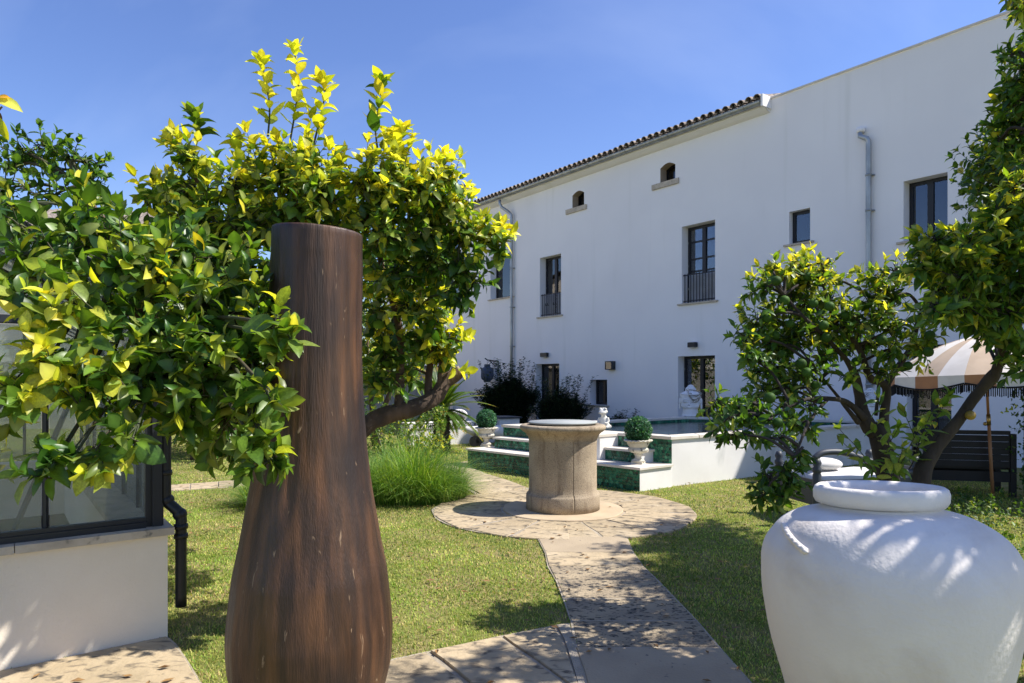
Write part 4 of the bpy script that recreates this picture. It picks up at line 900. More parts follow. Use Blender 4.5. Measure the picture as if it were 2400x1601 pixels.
def foliage_mesh(name, fo, tpls, mat, parent, n_obj=0, leafname='leaf', bins=9, restname='leaves', rnd=None):
    if not fo.p: return
    p = np.array(fo.p, np.float32); d = unit(np.array(fo.d, np.float32)); n = np.array(fo.n, np.float32); s_ = np.array(fo.s, np.float32); c = np.array(fo.c, np.float32)
    x = unit(np.cross(d, n)); n = np.cross(x, d); N = len(p); rnd = rnd or np.random.default_rng(N); tv = rnd.integers(0, len(tpls), N)
    off = np.array(OFF[parent.name], np.float32); obj = np.zeros(N, bool)
    if n_obj:
        Z = p[:, 1]; px = np.abs(p[:, 0]/np.maximum(Z, .1)); pz = (p[:, 2]-1.6)/np.maximum(Z, .1)
        vis = (Z > .5) & (px < .76) & (pz < .57) & (pz > -.46); sc = np.where(vis, s_/np.maximum(Z, .1)*(1.0+0*Z), 0)
        key = np.where(vis, s_/np.maximum(Z, .1)**1.8, 0); k = min(n_obj, int(vis.sum())); obj[np.argsort(-key)[:k]] = True
        lum = c[obj].sum(1); order = np.argsort(lum); grp = np.empty(len(lum), int); grp[order] = np.arange(len(lum))*bins//max(1, len(lum)); cache = {}
        cs = c[obj]; gc = [cs[grp == g_].mean(0) if (grp == g_).any() else cs.mean(0) for g_ in range(bins)]
        for i, g_ in zip(np.where(obj)[0], grp):
            kk = (int(tv[i]), int(g_))
            if kk not in cache:
                V, tr, qd = tpls[kk[0]]; cache[kk] = np_mesh(leafname, V, [tr, qd] if len(qd) else [tr], mat, gc[kk[1]][None]*rib(len(V))[:, None])
            Mx = Matrix(((x[i, 0]*s_[i], d[i, 0]*s_[i], n[i, 0]*s_[i], p[i, 0]), (x[i, 1]*s_[i], d[i, 1]*s_[i], n[i, 1]*s_[i], p[i, 1]), (x[i, 2]*s_[i], d[i, 2]*s_[i], n[i, 2]*s_[i], p[i, 2]), (0, 0, 0, 1)))
            link(leafname, cache[kk], parent, mw=Mx)
    Vs, Ts, Qs, Cs, o = [], [], [], [], 0
    for t_ in range(len(tpls)):
        ix = np.where(~obj & (tv == t_))[0]
        if not len(ix): continue
        V, tr, qd = tpls[t_]; k = len(V); X = (p[ix, None]+s_[ix, None, None]*(V[None, :, 0:1]*x[ix, None]+V[None, :, 1:2]*d[ix, None]+V[None, :, 2:3]*n[ix, None])).reshape(-1, 3)-off
        Vs.append(X); Cs.append((c[ix, None]*rib(k)[None, :, None]).reshape(-1, 3)); b_ = o+np.arange(len(ix))[:, None, None]*k
        Ts.append((tr[None]+b_).reshape(-1, 3));
        if len(qd): Qs.append((qd[None]+b_).reshape(-1, 4))
        o += len(ix)*k
    me = np_mesh(restname, np.concatenate(Vs), [np.concatenate(Ts)]+([np.concatenate(Qs)] if Qs else []), mat, np.concatenate(Cs)); link(restname, me, parent, kind='stuff')
YOUNG = [(.50, .52, .04), (.58, .56, .09), (.38, .44, .04), (.60, .52, .05)]; MID = [(.125, .215, .025), (.17, .235, .04), (.105, .19, .023), (.21, .25, .065)]
OLD = [(.042, .108, .017), (.062, .142, .022), (.036, .088, .018), (.088, .172, .028), (.074, .148, .022)]
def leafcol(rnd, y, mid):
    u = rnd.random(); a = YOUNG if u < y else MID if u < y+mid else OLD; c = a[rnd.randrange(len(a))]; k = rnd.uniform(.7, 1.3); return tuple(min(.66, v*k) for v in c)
def shoot(fo, p, d, L_, n, ls, y, mid, rnd, droop=.3, up=.25, term=True, spread=.95):
    d = Vector(d).normalized(); p = Vector(p); pts = [p.copy()]; ax = d.orthogonal().normalized(); ph = rnd.random()*6.28
    for i in range(n):
        u = i/max(1, n-1); step = L_/n; d = (d+Vector((rnd.uniform(-.12, .12), rnd.uniform(-.12, .12), rnd.uniform(-.08, .08)+up*.12))).normalized(); p = p+d*step; pts.append(p.copy())
        ph += 2.4; a1 = d.orthogonal().normalized(); a2 = d.cross(a1); rad = (a1*math.cos(ph)+a2*math.sin(ph)); op = spread*(1-.55*u) if term else spread
        ld = (d*(1-op*.75)+rad*op+Vector((0, 0, -droop*(1-u)+rnd.uniform(-.2, .2)))).normalized(); nr = (d*.8+Vector((rnd.uniform(-.4, .4), rnd.uniform(-.4, .4), .75+rnd.uniform(-.3, .3)))-rad*.3)
        nr = nr-ld*nr.dot(ld); nr = nr.normalized() if nr.length > .05 else ld.orthogonal()
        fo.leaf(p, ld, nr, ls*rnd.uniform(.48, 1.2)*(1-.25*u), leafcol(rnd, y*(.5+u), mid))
    if term:
        for j in range(3):
            a = ph+j*2.1; a1 = d.orthogonal().normalized(); a2 = d.cross(a1); ld = (d+(a1*math.cos(a)+a2*math.sin(a))*.35).normalized(); nr = (a1*math.cos(a)+a2*math.sin(a))*-1+Vector((0, 0, .3)); nr = (nr-ld*nr.dot(ld)).normalized()
            fo.leaf(p, ld, nr, ls*rnd.uniform(.5, .85), leafcol(rnd, min(1, y*1.8), mid))
    fo.tw.tube(pts, [lerp(.0035, .0015, i/n) for i in range(n+1)], 4, cap=False)
def blob(fo, c, r, ns, ls, y, mid, rnd, nl=8, droop=.3, up=.35, ySun=0, depth=1.25, node=None, Ls=2.1, yt=.0):
    c = Vector(c); cam = Vector((0, 0, 1.6))
    for i in range(ns):
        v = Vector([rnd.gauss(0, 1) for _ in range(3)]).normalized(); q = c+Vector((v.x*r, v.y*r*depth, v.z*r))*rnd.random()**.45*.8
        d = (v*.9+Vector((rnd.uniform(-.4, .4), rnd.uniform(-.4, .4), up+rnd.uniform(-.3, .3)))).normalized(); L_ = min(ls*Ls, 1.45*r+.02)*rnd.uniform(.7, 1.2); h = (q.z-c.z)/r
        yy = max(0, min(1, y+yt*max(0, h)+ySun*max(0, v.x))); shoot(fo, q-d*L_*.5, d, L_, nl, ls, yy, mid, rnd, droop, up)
    if node is not None:
        a = Vector(node); b = c; mid_ = a.lerp(b, .55)+Vector((rnd.uniform(-.05, .05), rnd.uniform(-.05, .05), .04)); P_, R_ = smooth_path([a, mid_, b], [.011, .008, .004], 4); fo.tw.tube(P_, R_, 6, cap=False)
        for i in range(min(ns, 10)):
            v = Vector([rnd.gauss(0, 1) for _ in range(3)]).normalized()*r*.7; fo.tw.tube([mid_.lerp(b, rnd.random()), b+v*.5+Vector((0, 0, .01)), b+v], [.004, .003, .0015], 4, cap=False)
def limb(name, pts, rad, mat, parent, n=14, sub=5, rough=.12):
    P_, R_ = smooth_path(pts, rad, sub); m = MB(); sd = random.random()*20
    m.tube(P_, R_, n, fn=lambda i, a: 1+rough*noise.noise(Vector((math.cos(a)*1.3, math.sin(a)*1.3, i*.35+sd)))+rough*.5*noise.noise(Vector((math.cos(a)*4, math.sin(a)*4, i*.9+sd))))
    return m.build(name, M[mat], parent)
def near_node(nodes, c): c = Vector(c); return min(nodes, key=lambda q: (Vector(q)-c).length+max(0, q[2]-c.z)*1.0)
# ------------------------------------------------------------------ the big lemon tree at the left
rnd = random.Random(11)
TL = thing('lemon_tree', P(760, 890, 4.35)*1-Vector((0, 0, 1.6)), 'large lemon tree with yellow green new shoots behind the wooden vase', 'tree')
base = Vector(TL.location); fo = Foliage()
tr = [(base.x+.02, base.y, 0), (base.x+.0, base.y, .35), P(770, 1040, 4.35), P(745, 960, 4.35), P(735, 820, 4.3), P(740, 650, 4.2), P(720, 520, 4.0)]
limb('trunk', tr, [.13, .11, .095, .085, .07, .05, .03], 'bark', TL)
L1 = [P(765, 1050, 4.36), P(840, 1010, 4.4), P(900, 975, 4.45), P(975, 955, 4.5), P(1020, 930, 4.55), P(1045, 895, 4.6), P(1078, 872, 4.62)]
limb('branch', L1, [.066, .062, .058, .056, .053, .048, .043], 'bark', TL, rough=.22)
m = MB(); e0, e1 = P(1076, 873, 4.62), P(1080, 870.5, 4.62); m.tube([e0, e1+Vector((.004, 0, .003))], .042, 16); m.build('cut_end', M['cutwood'], TL)
L2 = [P(935, 965, 4.46), P(937, 900, 4.5), P(938, 820, 4.5), P(925, 720, 4.45), P(900, 650, 4.4), P(885, 570, 4.3)]
limb('branch', L2, [.035, .03, .028, .026, .022, .015], 'bark', TL)
L3 = [P(1003, 945, 4.55), P(1005, 880, 4.6), P(1012, 800, 4.5), P(985, 720, 4.4)]; limb('branch', L3, [.03, .024, .018, .01], 'bark', TL)
L4 = [P(1028, 925, 4.56), P(1032, 870, 4.55), P(1040, 800, 4.5), P(1082, 800, 4.45)]; limb('branch', L4, [.02, .016, .012, .006], 'bark', TL)
L5 = [P(745, 960, 4.35), P(690, 880, 4.0), P(600, 820, 3.6), P(480, 790, 3.2), P(350, 740, 3.0), P(200, 720, 2.9)]; limb('branch', L5, [.07, .055, .045, .032, .024, .014], 'bark', TL)
L6 = [P(740, 820, 4.3), P(640, 720, 4.0), P(560, 620, 3.9), P(500, 500, 3.9), P(450, 400, 3.9)]; limb('branch', L6, [.05, .04, .03, .02, .01], 'bark', TL)
L7 = [P(740, 650, 4.2), P(800, 560, 4.0), P(880, 500, 3.95), P(980, 450, 4.0), P(1060, 420, 4.1)]; limb('branch', L7, [.04, .03, .024, .016, .008], 'bark', TL)
L8 = [P(885, 570, 4.3), P(960, 540, 4.2), P(1060, 540, 4.15), P(1150, 560, 4.1)]; limb('branch', L8, [.02, .017, .012, .006], 'bark', TL)
L9 = [P(500, 640, 3.7), P(360, 580, 3.4), P(250, 520, 3.4), P(190, 430, 3.6)]; limb('branch', [P(560, 620, 3.9)]+L9, [.03, .022, .016, .012, .006], 'bark', TL)
nodes = [n_ for L_ in (tr[3:], L1, L2, L3, L4, L5, L6, L7, L8, L9) for n_ in smooth_path(L_, [0]*len(L_), 3)[0]]
def bl(px, py, Z, rp, ns, ls, y, mid, fo=None, nodes=nodes, rnd=rnd, **k):
    c = P(px, py, Z); nd = near_node(nodes, c) if nodes else None
    blob(fo, c, rp*Z/F, ns, ls, y, mid, rnd, node=nd, **k)
UP = [(455, 345, 3.9, 62, 13, .45, .4), (430, 400, 3.9, 60, 12, .25, .4), (350, 420, 4.0, 45, 9, .5, .3), (395, 470, 3.9, 55, 12, .25, .4), (560, 400, 3.8, 75, 20, .3, .4), (650, 370, 3.8, 70, 20, .5, .35), (725, 350, 3.85, 60, 16, .6, .3), (760, 420, 3.8, 80, 26, .4, .4),
      (850, 400, 3.85, 60, 16, .5, .35), (930, 370, 3.9, 55, 15, .5, .35), (1000, 375, 4.0, 40, 10, .55, .3), (1055, 380, 4.05, 28, 6, .6, .3), (900, 450, 3.9, 80, 26, .35, .4), (1000, 450, 4.0, 65, 18, .4, .35), (1060, 470, 4.05, 45, 10, .5, .3),
      (470, 520, 3.8, 90, 28, .06, .45), (580, 510, 3.75, 95, 34, .12, .5), (690, 480, 3.75, 90, 30, .2, .5), (800, 520, 4.0, 90, 24, .15, .5), (900, 550, 4.0, 90, 30, .15, .4), (1000, 540, 4.05, 75, 22, .15, .3), (1080, 545, 4.1, 55, 13, .25, .3), (1145, 555, 4.1, 26, 7, .5, .3), (1172, 552, 4.1, 18, 5, .9, .05), (1170, 590, 4.1, 14, 3, .1, .4),
      (920, 640, 4.2, 85, 26, .15, .3), (1010, 620, 4.15, 60, 17, .1, .25), (1075, 620, 4.1, 45, 12, .03, .2), (1110, 660, 4.1, 32, 8, .0, .2), (1085, 700, 4.1, 24, 5, .0, .2), (560, 620, 3.9, 95, 22, .08, .3), (640, 700, 4.0, 90, 12, .05, .2), (470, 640, 3.8, 80, 22, .03, .3),
      (885, 740, 4.3, 60, 14, .4, .3), (960, 720, 4.35, 60, 16, .25, .4), (1020, 740, 4.4, 50, 13, .4, .4), (1040, 800, 4.45, 42, 11, .6, .3), (980, 800, 4.5, 60, 16, .15, .4), (905, 830, 4.4, 55, 13, .1, .3), (1055, 850, 4.5, 30, 6, .85, .1), (890, 900, 4.35, 50, 9, .05, .3), (950, 880, 4.7, 60, 12, .1, .3), (640, 880, 4.4, 80, 5, .05, .3), (560, 970, 4.3, 60, 6, .08, .4), (520, 860, 4.2, 70, 7, .05, .3)]
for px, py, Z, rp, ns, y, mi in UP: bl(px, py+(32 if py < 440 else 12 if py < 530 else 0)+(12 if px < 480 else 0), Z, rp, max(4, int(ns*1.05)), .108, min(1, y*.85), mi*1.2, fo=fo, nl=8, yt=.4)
for px, py, Z, rp, ns in [(560, 560, 4.8, 120, 22), (760, 560, 4.9, 120, 20), (920, 600, 4.9, 110, 20), (660, 780, 4.9, 110, 10), (880, 720, 5.0, 80, 12), (450, 720, 4.4, 110, 18), (340, 640, 4.2, 90, 14)]: bl(px, py, Z, rp, ns, .085, .02, .25, fo=fo, nodes=None, nl=8)
# tall upright new shoots
for pts, y in (([(628, 320), (632, 250), (622, 190), (612, 150)], .9), ([(680, 330), (692, 260), (700, 190), (690, 120)], .95), ([(735, 340), (752, 270), (762, 215), (752, 195)], .95), ([(885, 350), (880, 290), (893, 235), (895, 195)], .55), ([(930, 360), (935, 330), (945, 310)], .9), ([(470, 330), (462, 300), (455, 275)], .1), ([(560, 360), (555, 335)], .9)):
    P_, R_ = smooth_path([P(x, yy, 3.85) for x, yy in pts], [.006]*len(pts), 4); fo.tw.tube(P_, [lerp(.006, .0025, i/len(P_)) for i in range(len(P_))], 5, cap=False); n = len(P_)*2; ph = rnd.random()*6
    for i in range(n+8):
        u = min(1, i/n); q_ = P_[min(int(u*(len(P_)-1)), len(P_)-1)].lerp(P_[min(int(u*(len(P_)-1))+1, len(P_)-1)], u*(len(P_)-1) % 1); ph += 2.4
        if u < .12: continue
        up_ = .55+.6*u; ld = Vector((math.cos(ph), math.sin(ph)*.9, up_)).normalized(); nr = Vector((-math.cos(ph)*.7, -math.sin(ph)*.7, 1)); fo.leaf(q_, ld, nr-ld*nr.dot(ld), .125*rnd.uniform(.7, 1.15)*(1-.25*u), leafcol(rnd, y, .1 if y > .5 else .6))
NEAR = [(20, 450, 3.2, 40, 6, 0, .2), (50, 510, 3.0, 60, 9, .03, .35), (160, 510, 3.0, 70, 13, .03, .35), (250, 540, 2.95, 75, 15, .05, .35), (350, 560, 3.0, 80, 16, .02, .3), (440, 600, 3.1, 75, 14, .02, .3), (60, 590, 2.8, 50, 5, .05, .4), (160, 600, 2.8, 60, 7, .05, .4), (270, 630, 2.75, 85, 15, .05, .4), (370, 670, 2.8, 85, 17, .08, .45),
        (470, 700, 2.85, 80, 16, .10, .45), (560, 680, 3.0, 70, 13, .05, .4), (50, 690, 2.65, 42, 4, .15, .4), (140, 740, 2.6, 55, 7, .35, .4), (250, 750, 2.65, 80, 14, .12, .5), (360, 780, 2.7, 85, 17, .08, .4), (460, 800, 2.75, 80, 17, .08, .45), (560, 790, 2.75, 65, 13, .12, .5), (620, 740, 2.8, 45, 8, .1, .5),
        (110, 850, 2.5, 45, 6, .5, .35), (200, 850, 2.55, 60, 8, .35, .4), (300, 870, 2.6, 75, 14, .08, .4), (400, 890, 2.7, 75, 15, .05, .35), (500, 900, 2.75, 75, 15, .04, .35), (590, 890, 2.7, 55, 10, .04, .4), (45, 910, 2.45, 46, 8, .75, .2), (60, 960, 2.45, 30, 3, .2, .6), (190, 940, 2.5, 45, 5, .25, .5), (290, 960, 2.55, 40, 5, .1, .4),
        (440, 970, 2.9, 70, 12, .03, .3), (540, 980, 2.9, 70, 13, .03, .4), (600, 960, 2.5, 35, 6, .02, .6), (630, 920, 2.45, 28, 4, .02, .6), (615, 1040, 2.42, 30, 5, .05, .8), (625, 1080, 2.4, 22, 3, .0, .6), (470, 1040, 3.3, 45, 6, .0, .3), (545, 1060, 3.1, 40, 6, .0, .3), (230, 1055, 2.42, 34, 5, .3, .4), (310, 1030, 2.45, 30, 4, .05, .4), (115, 1110, 2.4, 34, 4, .0, .1), (160, 1090, 2.4, 24, 3, .0, .2),
        (650, 760, 2.38, 26, 3, .15, .85), (680, 800, 2.38, 22, 3, .1, .85), (20, 640, 2.8, 36, 4, .1, .6)]
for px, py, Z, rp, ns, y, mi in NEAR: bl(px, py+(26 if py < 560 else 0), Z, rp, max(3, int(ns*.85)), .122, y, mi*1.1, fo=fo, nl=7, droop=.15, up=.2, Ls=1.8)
for px, py, Z, rp, ns in [(320, 640, 3.3, 100, 12), (450, 760, 3.3, 110, 14), (380, 900, 3.2, 80, 9), (520, 880, 3.3, 90, 12), (420, 620, 3.6, 100, 12)]: bl(px, py, Z, rp, ns, .10, .02, .25, fo=fo, nodes=None, nl=7)
for px, py, Z, rp, ns in [(60, 360, 3.6, 38, 8), (105, 345, 3.6, 32, 7), (165, 370, 3.6, 30, 6), (205, 380, 3.6, 28, 6), (215, 430, 3.6, 32, 8), (200, 465, 3.6, 35, 8), (130, 400, 3.6, 26, 5), (30, 385, 3.6, 36, 8), (20, 440, 3.4, 45, 8), (120, 460, 3.5, 40, 8)]: bl(px, py, Z, rp, ns, .07, .0, .25, fo=fo, nl=8)
for px, py, Z, rp, ns in [(560, 560, 5.6, 110, 20), (700, 620, 5.9, 120, 22), (820, 560, 5.8, 110, 20), (640, 760, 5.8, 110, 12), (500, 680, 5.4, 90, 14), (760, 700, 6.2, 110, 20), (900, 660, 5.8, 90, 14), (620, 500, 5.2, 80, 14), (780, 500, 5.2, 80, 16), (1000, 640, 5.2, 70, 18), (940, 600, 5.8, 80, 20), (880, 650, 6.3, 80, 20), (1020, 600, 5.0, 60, 14), (960, 700, 5.5, 70, 18), (1030, 680, 5.4, 50, 12), (820, 600, 6.4, 90, 22)]: bl(px, py, Z, rp, ns, .09, .02, .25, fo=fo, nodes=None, nl=8)
foliage_mesh('leaves', fo, MI, M['leaf'], TL, n_obj=300); fo.tw.build('twigs', M['twig'], TL, kind='stuff')

# sprig of another shrub entering from the left edge
SP = thing('tall_shrub', P(-170, 890, 2.6)-Vector((0, 0, 1.6)), 'sunlit yellow leaves of a shrub reaching in at the left edge against the sky', 'shrub')
fo = Foliage(); b0 = Vector(SP.location); P_, R_ = smooth_path([b0, b0+Vector((.03, 0, 1.4)), P(-130, 500, 2.6), P(-60, 330, 2.6), P(5, 250, 2.6)], [.02, .016, .01, .006, .003], 6); m = MB(); m.tube(P_, R_, 8); m.build('stem', M['bark'], SP)
for (x, y), (dx, dz), s_, c_ in (((-5, 228), (1, .12), .045, (.55, .30, .03)), ((-12, 235), (1, -.15), .105, YOUNG[1]), ((-10, 262), (.8, -.9), .04, (.12, .05, .02)), ((-4, 275), (.35, -1), .095, YOUNG[0]), ((-25, 300), (-.5, -.8), .09, MID[0]), ((-30, 240), (-.8, .5), .09, YOUNG[0]), ((-45, 300), (-.9, 0), .09, MID[1])):
    ld = Vector((dx, -.1, dz)).normalized(); fo.leaf(P(x, y, 2.6), ld, Vector((.1, -.8, .6)), s_, c_)
for i in range(10): shoot(fo, b0.lerp(P(-130, 500, 2.6), .2+.08*i), (-.8, rnd.uniform(-.6, .6), .5), .25, 7, .09, .2, .5, rnd)
foliage_mesh('leaves', fo, HI, M['leaf'], SP, n_obj=0); 

# ------------------------------------------------------------------ orange tree at the right
rnd = random.Random(23)
TO = thing('orange_tree', P(2105, 890, 4.8)-Vector((0, 0, 1.6)), 'forked orange tree full of green fruit behind the white jar', 'tree'); b = Vector(TO.location); fo = Foliage()
z8 = lambda x, y, Z: P(1600+x/2.936, 500+y/2.936, Z)
T1 = [(b.x+.06, b.y, 0), (b.x+.03, b.y, .3), z8(1370, 1600, 4.8), z8(1290, 1480, 4.8), z8(1240, 1380, 4.8), z8(1215, 1250, 4.8), z8(1180, 1100, 4.75), z8(1120, 1000, 4.7)]
limb('trunk', T1, [.095, .078, .065, .056, .044, .034, .027, .016], 'bark2', TO)
TB = [z8(1375, 1560, 4.8), z8(1385, 1400, 4.85), z8(1400, 1200, 4.85), z8(1300, 1140, 4.8), z8(1265, 1080, 4.75), z8(1235, 980, 4.7), z8(1175, 880, 4.65), z8(1040, 785, 4.6), z8(940, 700, 4.5)]
limb('branch', TB, [.038, .032, .028, .025, .022, .020, .017, .012, .007], 'bark2', TO)
TC = [z8(1400, 1200, 4.85), z8(1430, 1130, 4.85), z8(1500, 1030, 4.9), z8(1570, 920, 4.95), z8(1610, 780, 4.95), z8(1650, 680, 4.9), z8(1760, 650, 4.8)]
limb('branch', TC, [.026, .024, .022, .021, .018, .014, .008], 'bark2', TO)
TD = [z8(1250, 1410, 4.78), z8(1130, 1300, 4.7), z8(1000, 1275, 4.5), z8(850, 1280, 4.3), z8(700, 1350, 4.2), z8(600, 1420, 4.1)]; limb('branch', TD, [.03, .018, .015, .012, .010, .006], 'bark2', TO)
TE_ = [z8(1210, 1440, 4.78), z8(1120, 1330, 4.7), z8(1060, 1250, 4.7), z8(960, 1130, 4.6), z8(900, 1050, 4.5)]; limb('branch', TE_, [.02, .013, .010, .008, .005], 'bark2', TO)
TF = [z8(1330, 1390, 4.85), z8(1345, 1210, 4.9), z8(1350, 1100, 4.9)]; limb('branch', TF, [.012, .010, .006], 'bark2', TO)
TG_ = [z8(1120, 1000, 4.7), z8(980, 850, 4.5), z8(820, 700, 4.4), z8(700, 560, 4.4)]; limb('branch', TG_, [.018, .014, .010, .006], 'bark2', TO)
TH_ = [z8(1040, 785, 4.6), z8(1000, 600, 4.5), z8(960, 450, 4.5), z8(1010, 330, 4.5)]; limb('branch', TH_, [.012, .009, .007, .004], 'bark2', TO)
TI = [z8(1650, 680, 4.9), z8(1560, 560, 4.8), z8(1440, 570, 4.7), z8(1350, 600, 4.7)]; limb('branch', TI, [.012, .01, .008, .005], 'bark2', TO)
TJ = [z8(1000, 1275, 4.5), z8(880, 1420, 4.1), z8(800, 1600, 3.9), z8(720, 1800, 3.9)]; limb('branch', TJ, [.012, .009, .007, .005], 'bark2', TO)
nodes2 = [n_ for L_ in (T1[3:], TB, TC, TD, TE_, TG_, TH_, TI, TJ) for n_ in smooth_path(L_, [0]*len(L_), 3)[0]]
OB = [(1790, 640, 24, 5, .2, .5), (1815, 620, 22, 5, .4, .4), (1850, 625, 30, 8, .5, .35), (1880, 615, 30, 8, .5, .35), (1935, 610, 22, 5, .2, .5), (1950, 640, 24, 6, .3, .4), (1900, 650, 45, 14, .2, .4), (1850, 665, 40, 12, .15, .4), (1790, 665, 22, 5, .05, .3), (1765, 670, 18, 3, 0, .3), (1940, 690, 42, 13, .1, .3), (1880, 710, 48, 16, .05, .3), (1820, 730, 45, 14, .08, .4), (1775, 745, 36, 10, .08, .4), (1750, 775, 32, 8, .03, .3), (1800, 790, 48, 16, .02, .25), (1860, 780, 52, 18, .02, .25), (1920, 760, 48, 15, .05, .3), (1975, 745, 40, 11, .15, .35), (2010, 740, 38, 10, .1, .3), (1760, 820, 36, 10, .0, .25), (1820, 850, 50, 17, 0, .25), (1880, 850, 46, 14, .02, .25), (1935, 820, 40, 10, .05, .3), (1765, 860, 30, 8, 0, .25), (1800, 900, 36, 10, .03, .3), (1860, 900, 34, 8, .03, .3), (1900, 890, 26, 5, .0, .3), (2040, 690, 34, 9, .15, .35), (2085, 670, 34, 9, .12, .3), (2060, 640, 30, 8, .35, .35), (2100, 620, 30, 8, .3, .3), (2060, 730, 44, 13, .05, .3), (2100, 760, 40, 11, .1, .35), (2040, 790, 40, 10, .08, .3), (1990, 800, 40, 9, .05, .25), (2090, 810, 40, 9, .2, .35), (2150, 800, 34, 8, .25, .4), (2180, 780, 28, 6, .15, .4), (2060, 860, 34, 6, .03, .3), (1985, 870, 30, 4, .03, .3), (1830, 940, 22, 4, 0, .2), (1760, 930, 20, 4, .0, .2)]
LOWB = [(1680, 950, 4.2, 24, 6, .05, .5), (1700, 985, 4.1, 26, 7, .02, .35), (1735, 960, 4.2, 28, 7, 0, .2), (1765, 950, 4.2, 24, 6, 0, .2), (1765, 990, 4.1, 28, 8, 0, .15), (1720, 1020, 4.0, 24, 6, 0, .2), (1770, 1025, 4.0, 24, 6, .0, .15), (1850, 960, 4.2, 22, 4, 0, .2), (1890, 960, 4.2, 24, 5, 0, .2), (1860, 1000, 4.1, 26, 6, 0, .15), (1900, 1010, 4.1, 20, 4, .0, .2), (1830, 1030, 4.0, 20, 4, 0, .15), (1870, 1060, 3.9, 24, 5, .05, .2), (1840, 1100, 3.9, 26, 7, .0, .15), (1800, 1120, 3.9, 28, 7, .02, .2), (1860, 1130, 3.9, 26, 6, .0, .15), (1790, 1160, 3.9, 20, 5, .0, .2), (1835, 1165, 3.9, 22, 6, .0, .15)]
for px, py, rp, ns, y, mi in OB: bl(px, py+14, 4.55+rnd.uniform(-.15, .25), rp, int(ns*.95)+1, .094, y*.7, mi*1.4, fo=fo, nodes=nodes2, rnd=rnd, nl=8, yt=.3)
for px, py, Z, rp, ns, y, mi in LOWB: bl(px, py, Z, rp, ns, .092, y, mi, fo=fo, nodes=nodes2, rnd=rnd, nl=7, droop=.5, up=-.2)
for px, py, rp, ns in [(1850, 760, 80, 8), (1930, 800, 60, 5)]: bl(px, py, 5.1, rp, ns, .062, .02, .25, fo=fo, nodes=None, rnd=rnd, nl=8)
# suckers with large pale leaves at the foot
for (x0, y0, x1, y1) in [(2060, 1120, 1985, 985), (2075, 1110, 2090, 960), (2100, 1110, 2150, 985), (2130, 1100, 2210, 960), (2065, 1130, 2000, 1040), (2110, 1120, 2060, 1010), (2150, 1060, 2180, 930), (2170, 1020, 2230, 925), (2160, 1090, 2140, 1000), (2090, 1120, 2120, 1050), (2090, 1020, 2075, 925)]:
    a, e = P(x0, y0, 4.35), P(x1, y1, 4.1); shoot(fo, a, e-a, (e-a).length, 11, .115, .06, .85, rnd, droop=.15, up=.1, spread=1.0)
foliage_mesh('leaves', fo, NA, M['leaf'], TO, n_obj=300); fo.tw.build('twigs', M['bark2'], TO, kind='stuff')
fm = MB(); 
def fcoat(r, z, a): return r, z
fm.ball((0, 0, 0), (1, 1, .97), 18, 12); fme = fm.mesh('orange', M['fruit']); fme2 = fm.mesh('orange', M['fruit2'])
for x, y in [(860, 435), (645, 465), (1010, 640), (970, 770), (990, 855), (635, 840), (500, 860), (685, 970), (535, 985), (815, 1035), (855, 1095), (915, 1185), (1690, 955), (1195, 1020), (1550, 1050), (570, 860), (1700, 840), (600, 1270), (655, 1440), (1370, 870), (740, 760), (1120, 700), (900, 620), (700, 600), (1300, 760), (580, 720)]:
    r = rnd.uniform(.029, .034); c = z8(x, y, rnd.uniform(4.28, 4.5) if y < 1200 else 4.02); mw = Matrix.Translation(c) @ Matrix.Rotation(rnd.uniform(-.5, .5), 4, 'X') @ Matrix.Scale(r, 4); link('orange', fme, TO, mw=mw)
c = z8(1980, 1390, 4.2); link('orange', fme2, TO, mw=Matrix.Translation(c) @ Matrix.Scale(.030, 4), label='orange starting to ripen from green to yellow')

# ------------------------------------------------------------------ second citrus tree at the right edge
rnd = random.Random(5)
TR = thing('citrus_tree', P(2150, 890, 4.3)-Vector((0, 0, 1.6)), 'dense dark green citrus tree leaning in from the right edge', 'tree'); b = Vector(TR.location); fo = Foliage()
R1_ = [(b.x, b.y, 0), (b.x+.01, b.y, .3), z8(1640, 1850, 4.3), z8(1720, 1650, 4.3), z8(1900, 1420, 4.25), z8(2040, 1230, 4.2), z8(2130, 1130, 4.15), z8(2170, 1050, 4.1), z8(2200, 940, 4.0), z8(2190, 850, 3.9), z8(2250, 700, 3.8), z8(2330, 520, 3.7), z8(2400, 300, 3.65)]
limb('trunk', R1_, [.085, .07, .052, .042, .032, .031, .040, .028, .024, .022, .02, .018, .015], 'bark2', TR, rough=.2)
RB = [z8(2190, 850, 3.9), z8(2120, 780, 3.85), z8(2000, 680, 3.8), z8(1850, 500, 3.8), z8(1780, 400, 3.8)]; limb('branch', RB, [.025, .02, .015, .01, .005], 'bark2', TR)
RC = [z8(2400, 300, 3.65), z8(2450, 0, 3.6), z8(2420, -400, 3.6), z8(2380, -900, 3.6), z8(2360, -1300, 3.6)]; limb('branch', RC, [.02, .018, .014, .010, .006], 'bark2', TR)
RD_ = [z8(2170, 1050, 4.1), z8(2280, 980, 4.0), z8(2400, 950, 3.9)]; limb('branch', RD_, [.02, .015, .01], 'bark2', TR)
nodes3 = [n_ for L_ in (R1_[8:], RB, RC, RD_) for n_ in smooth_path(L_, [0]*len(L_), 3)[0]]
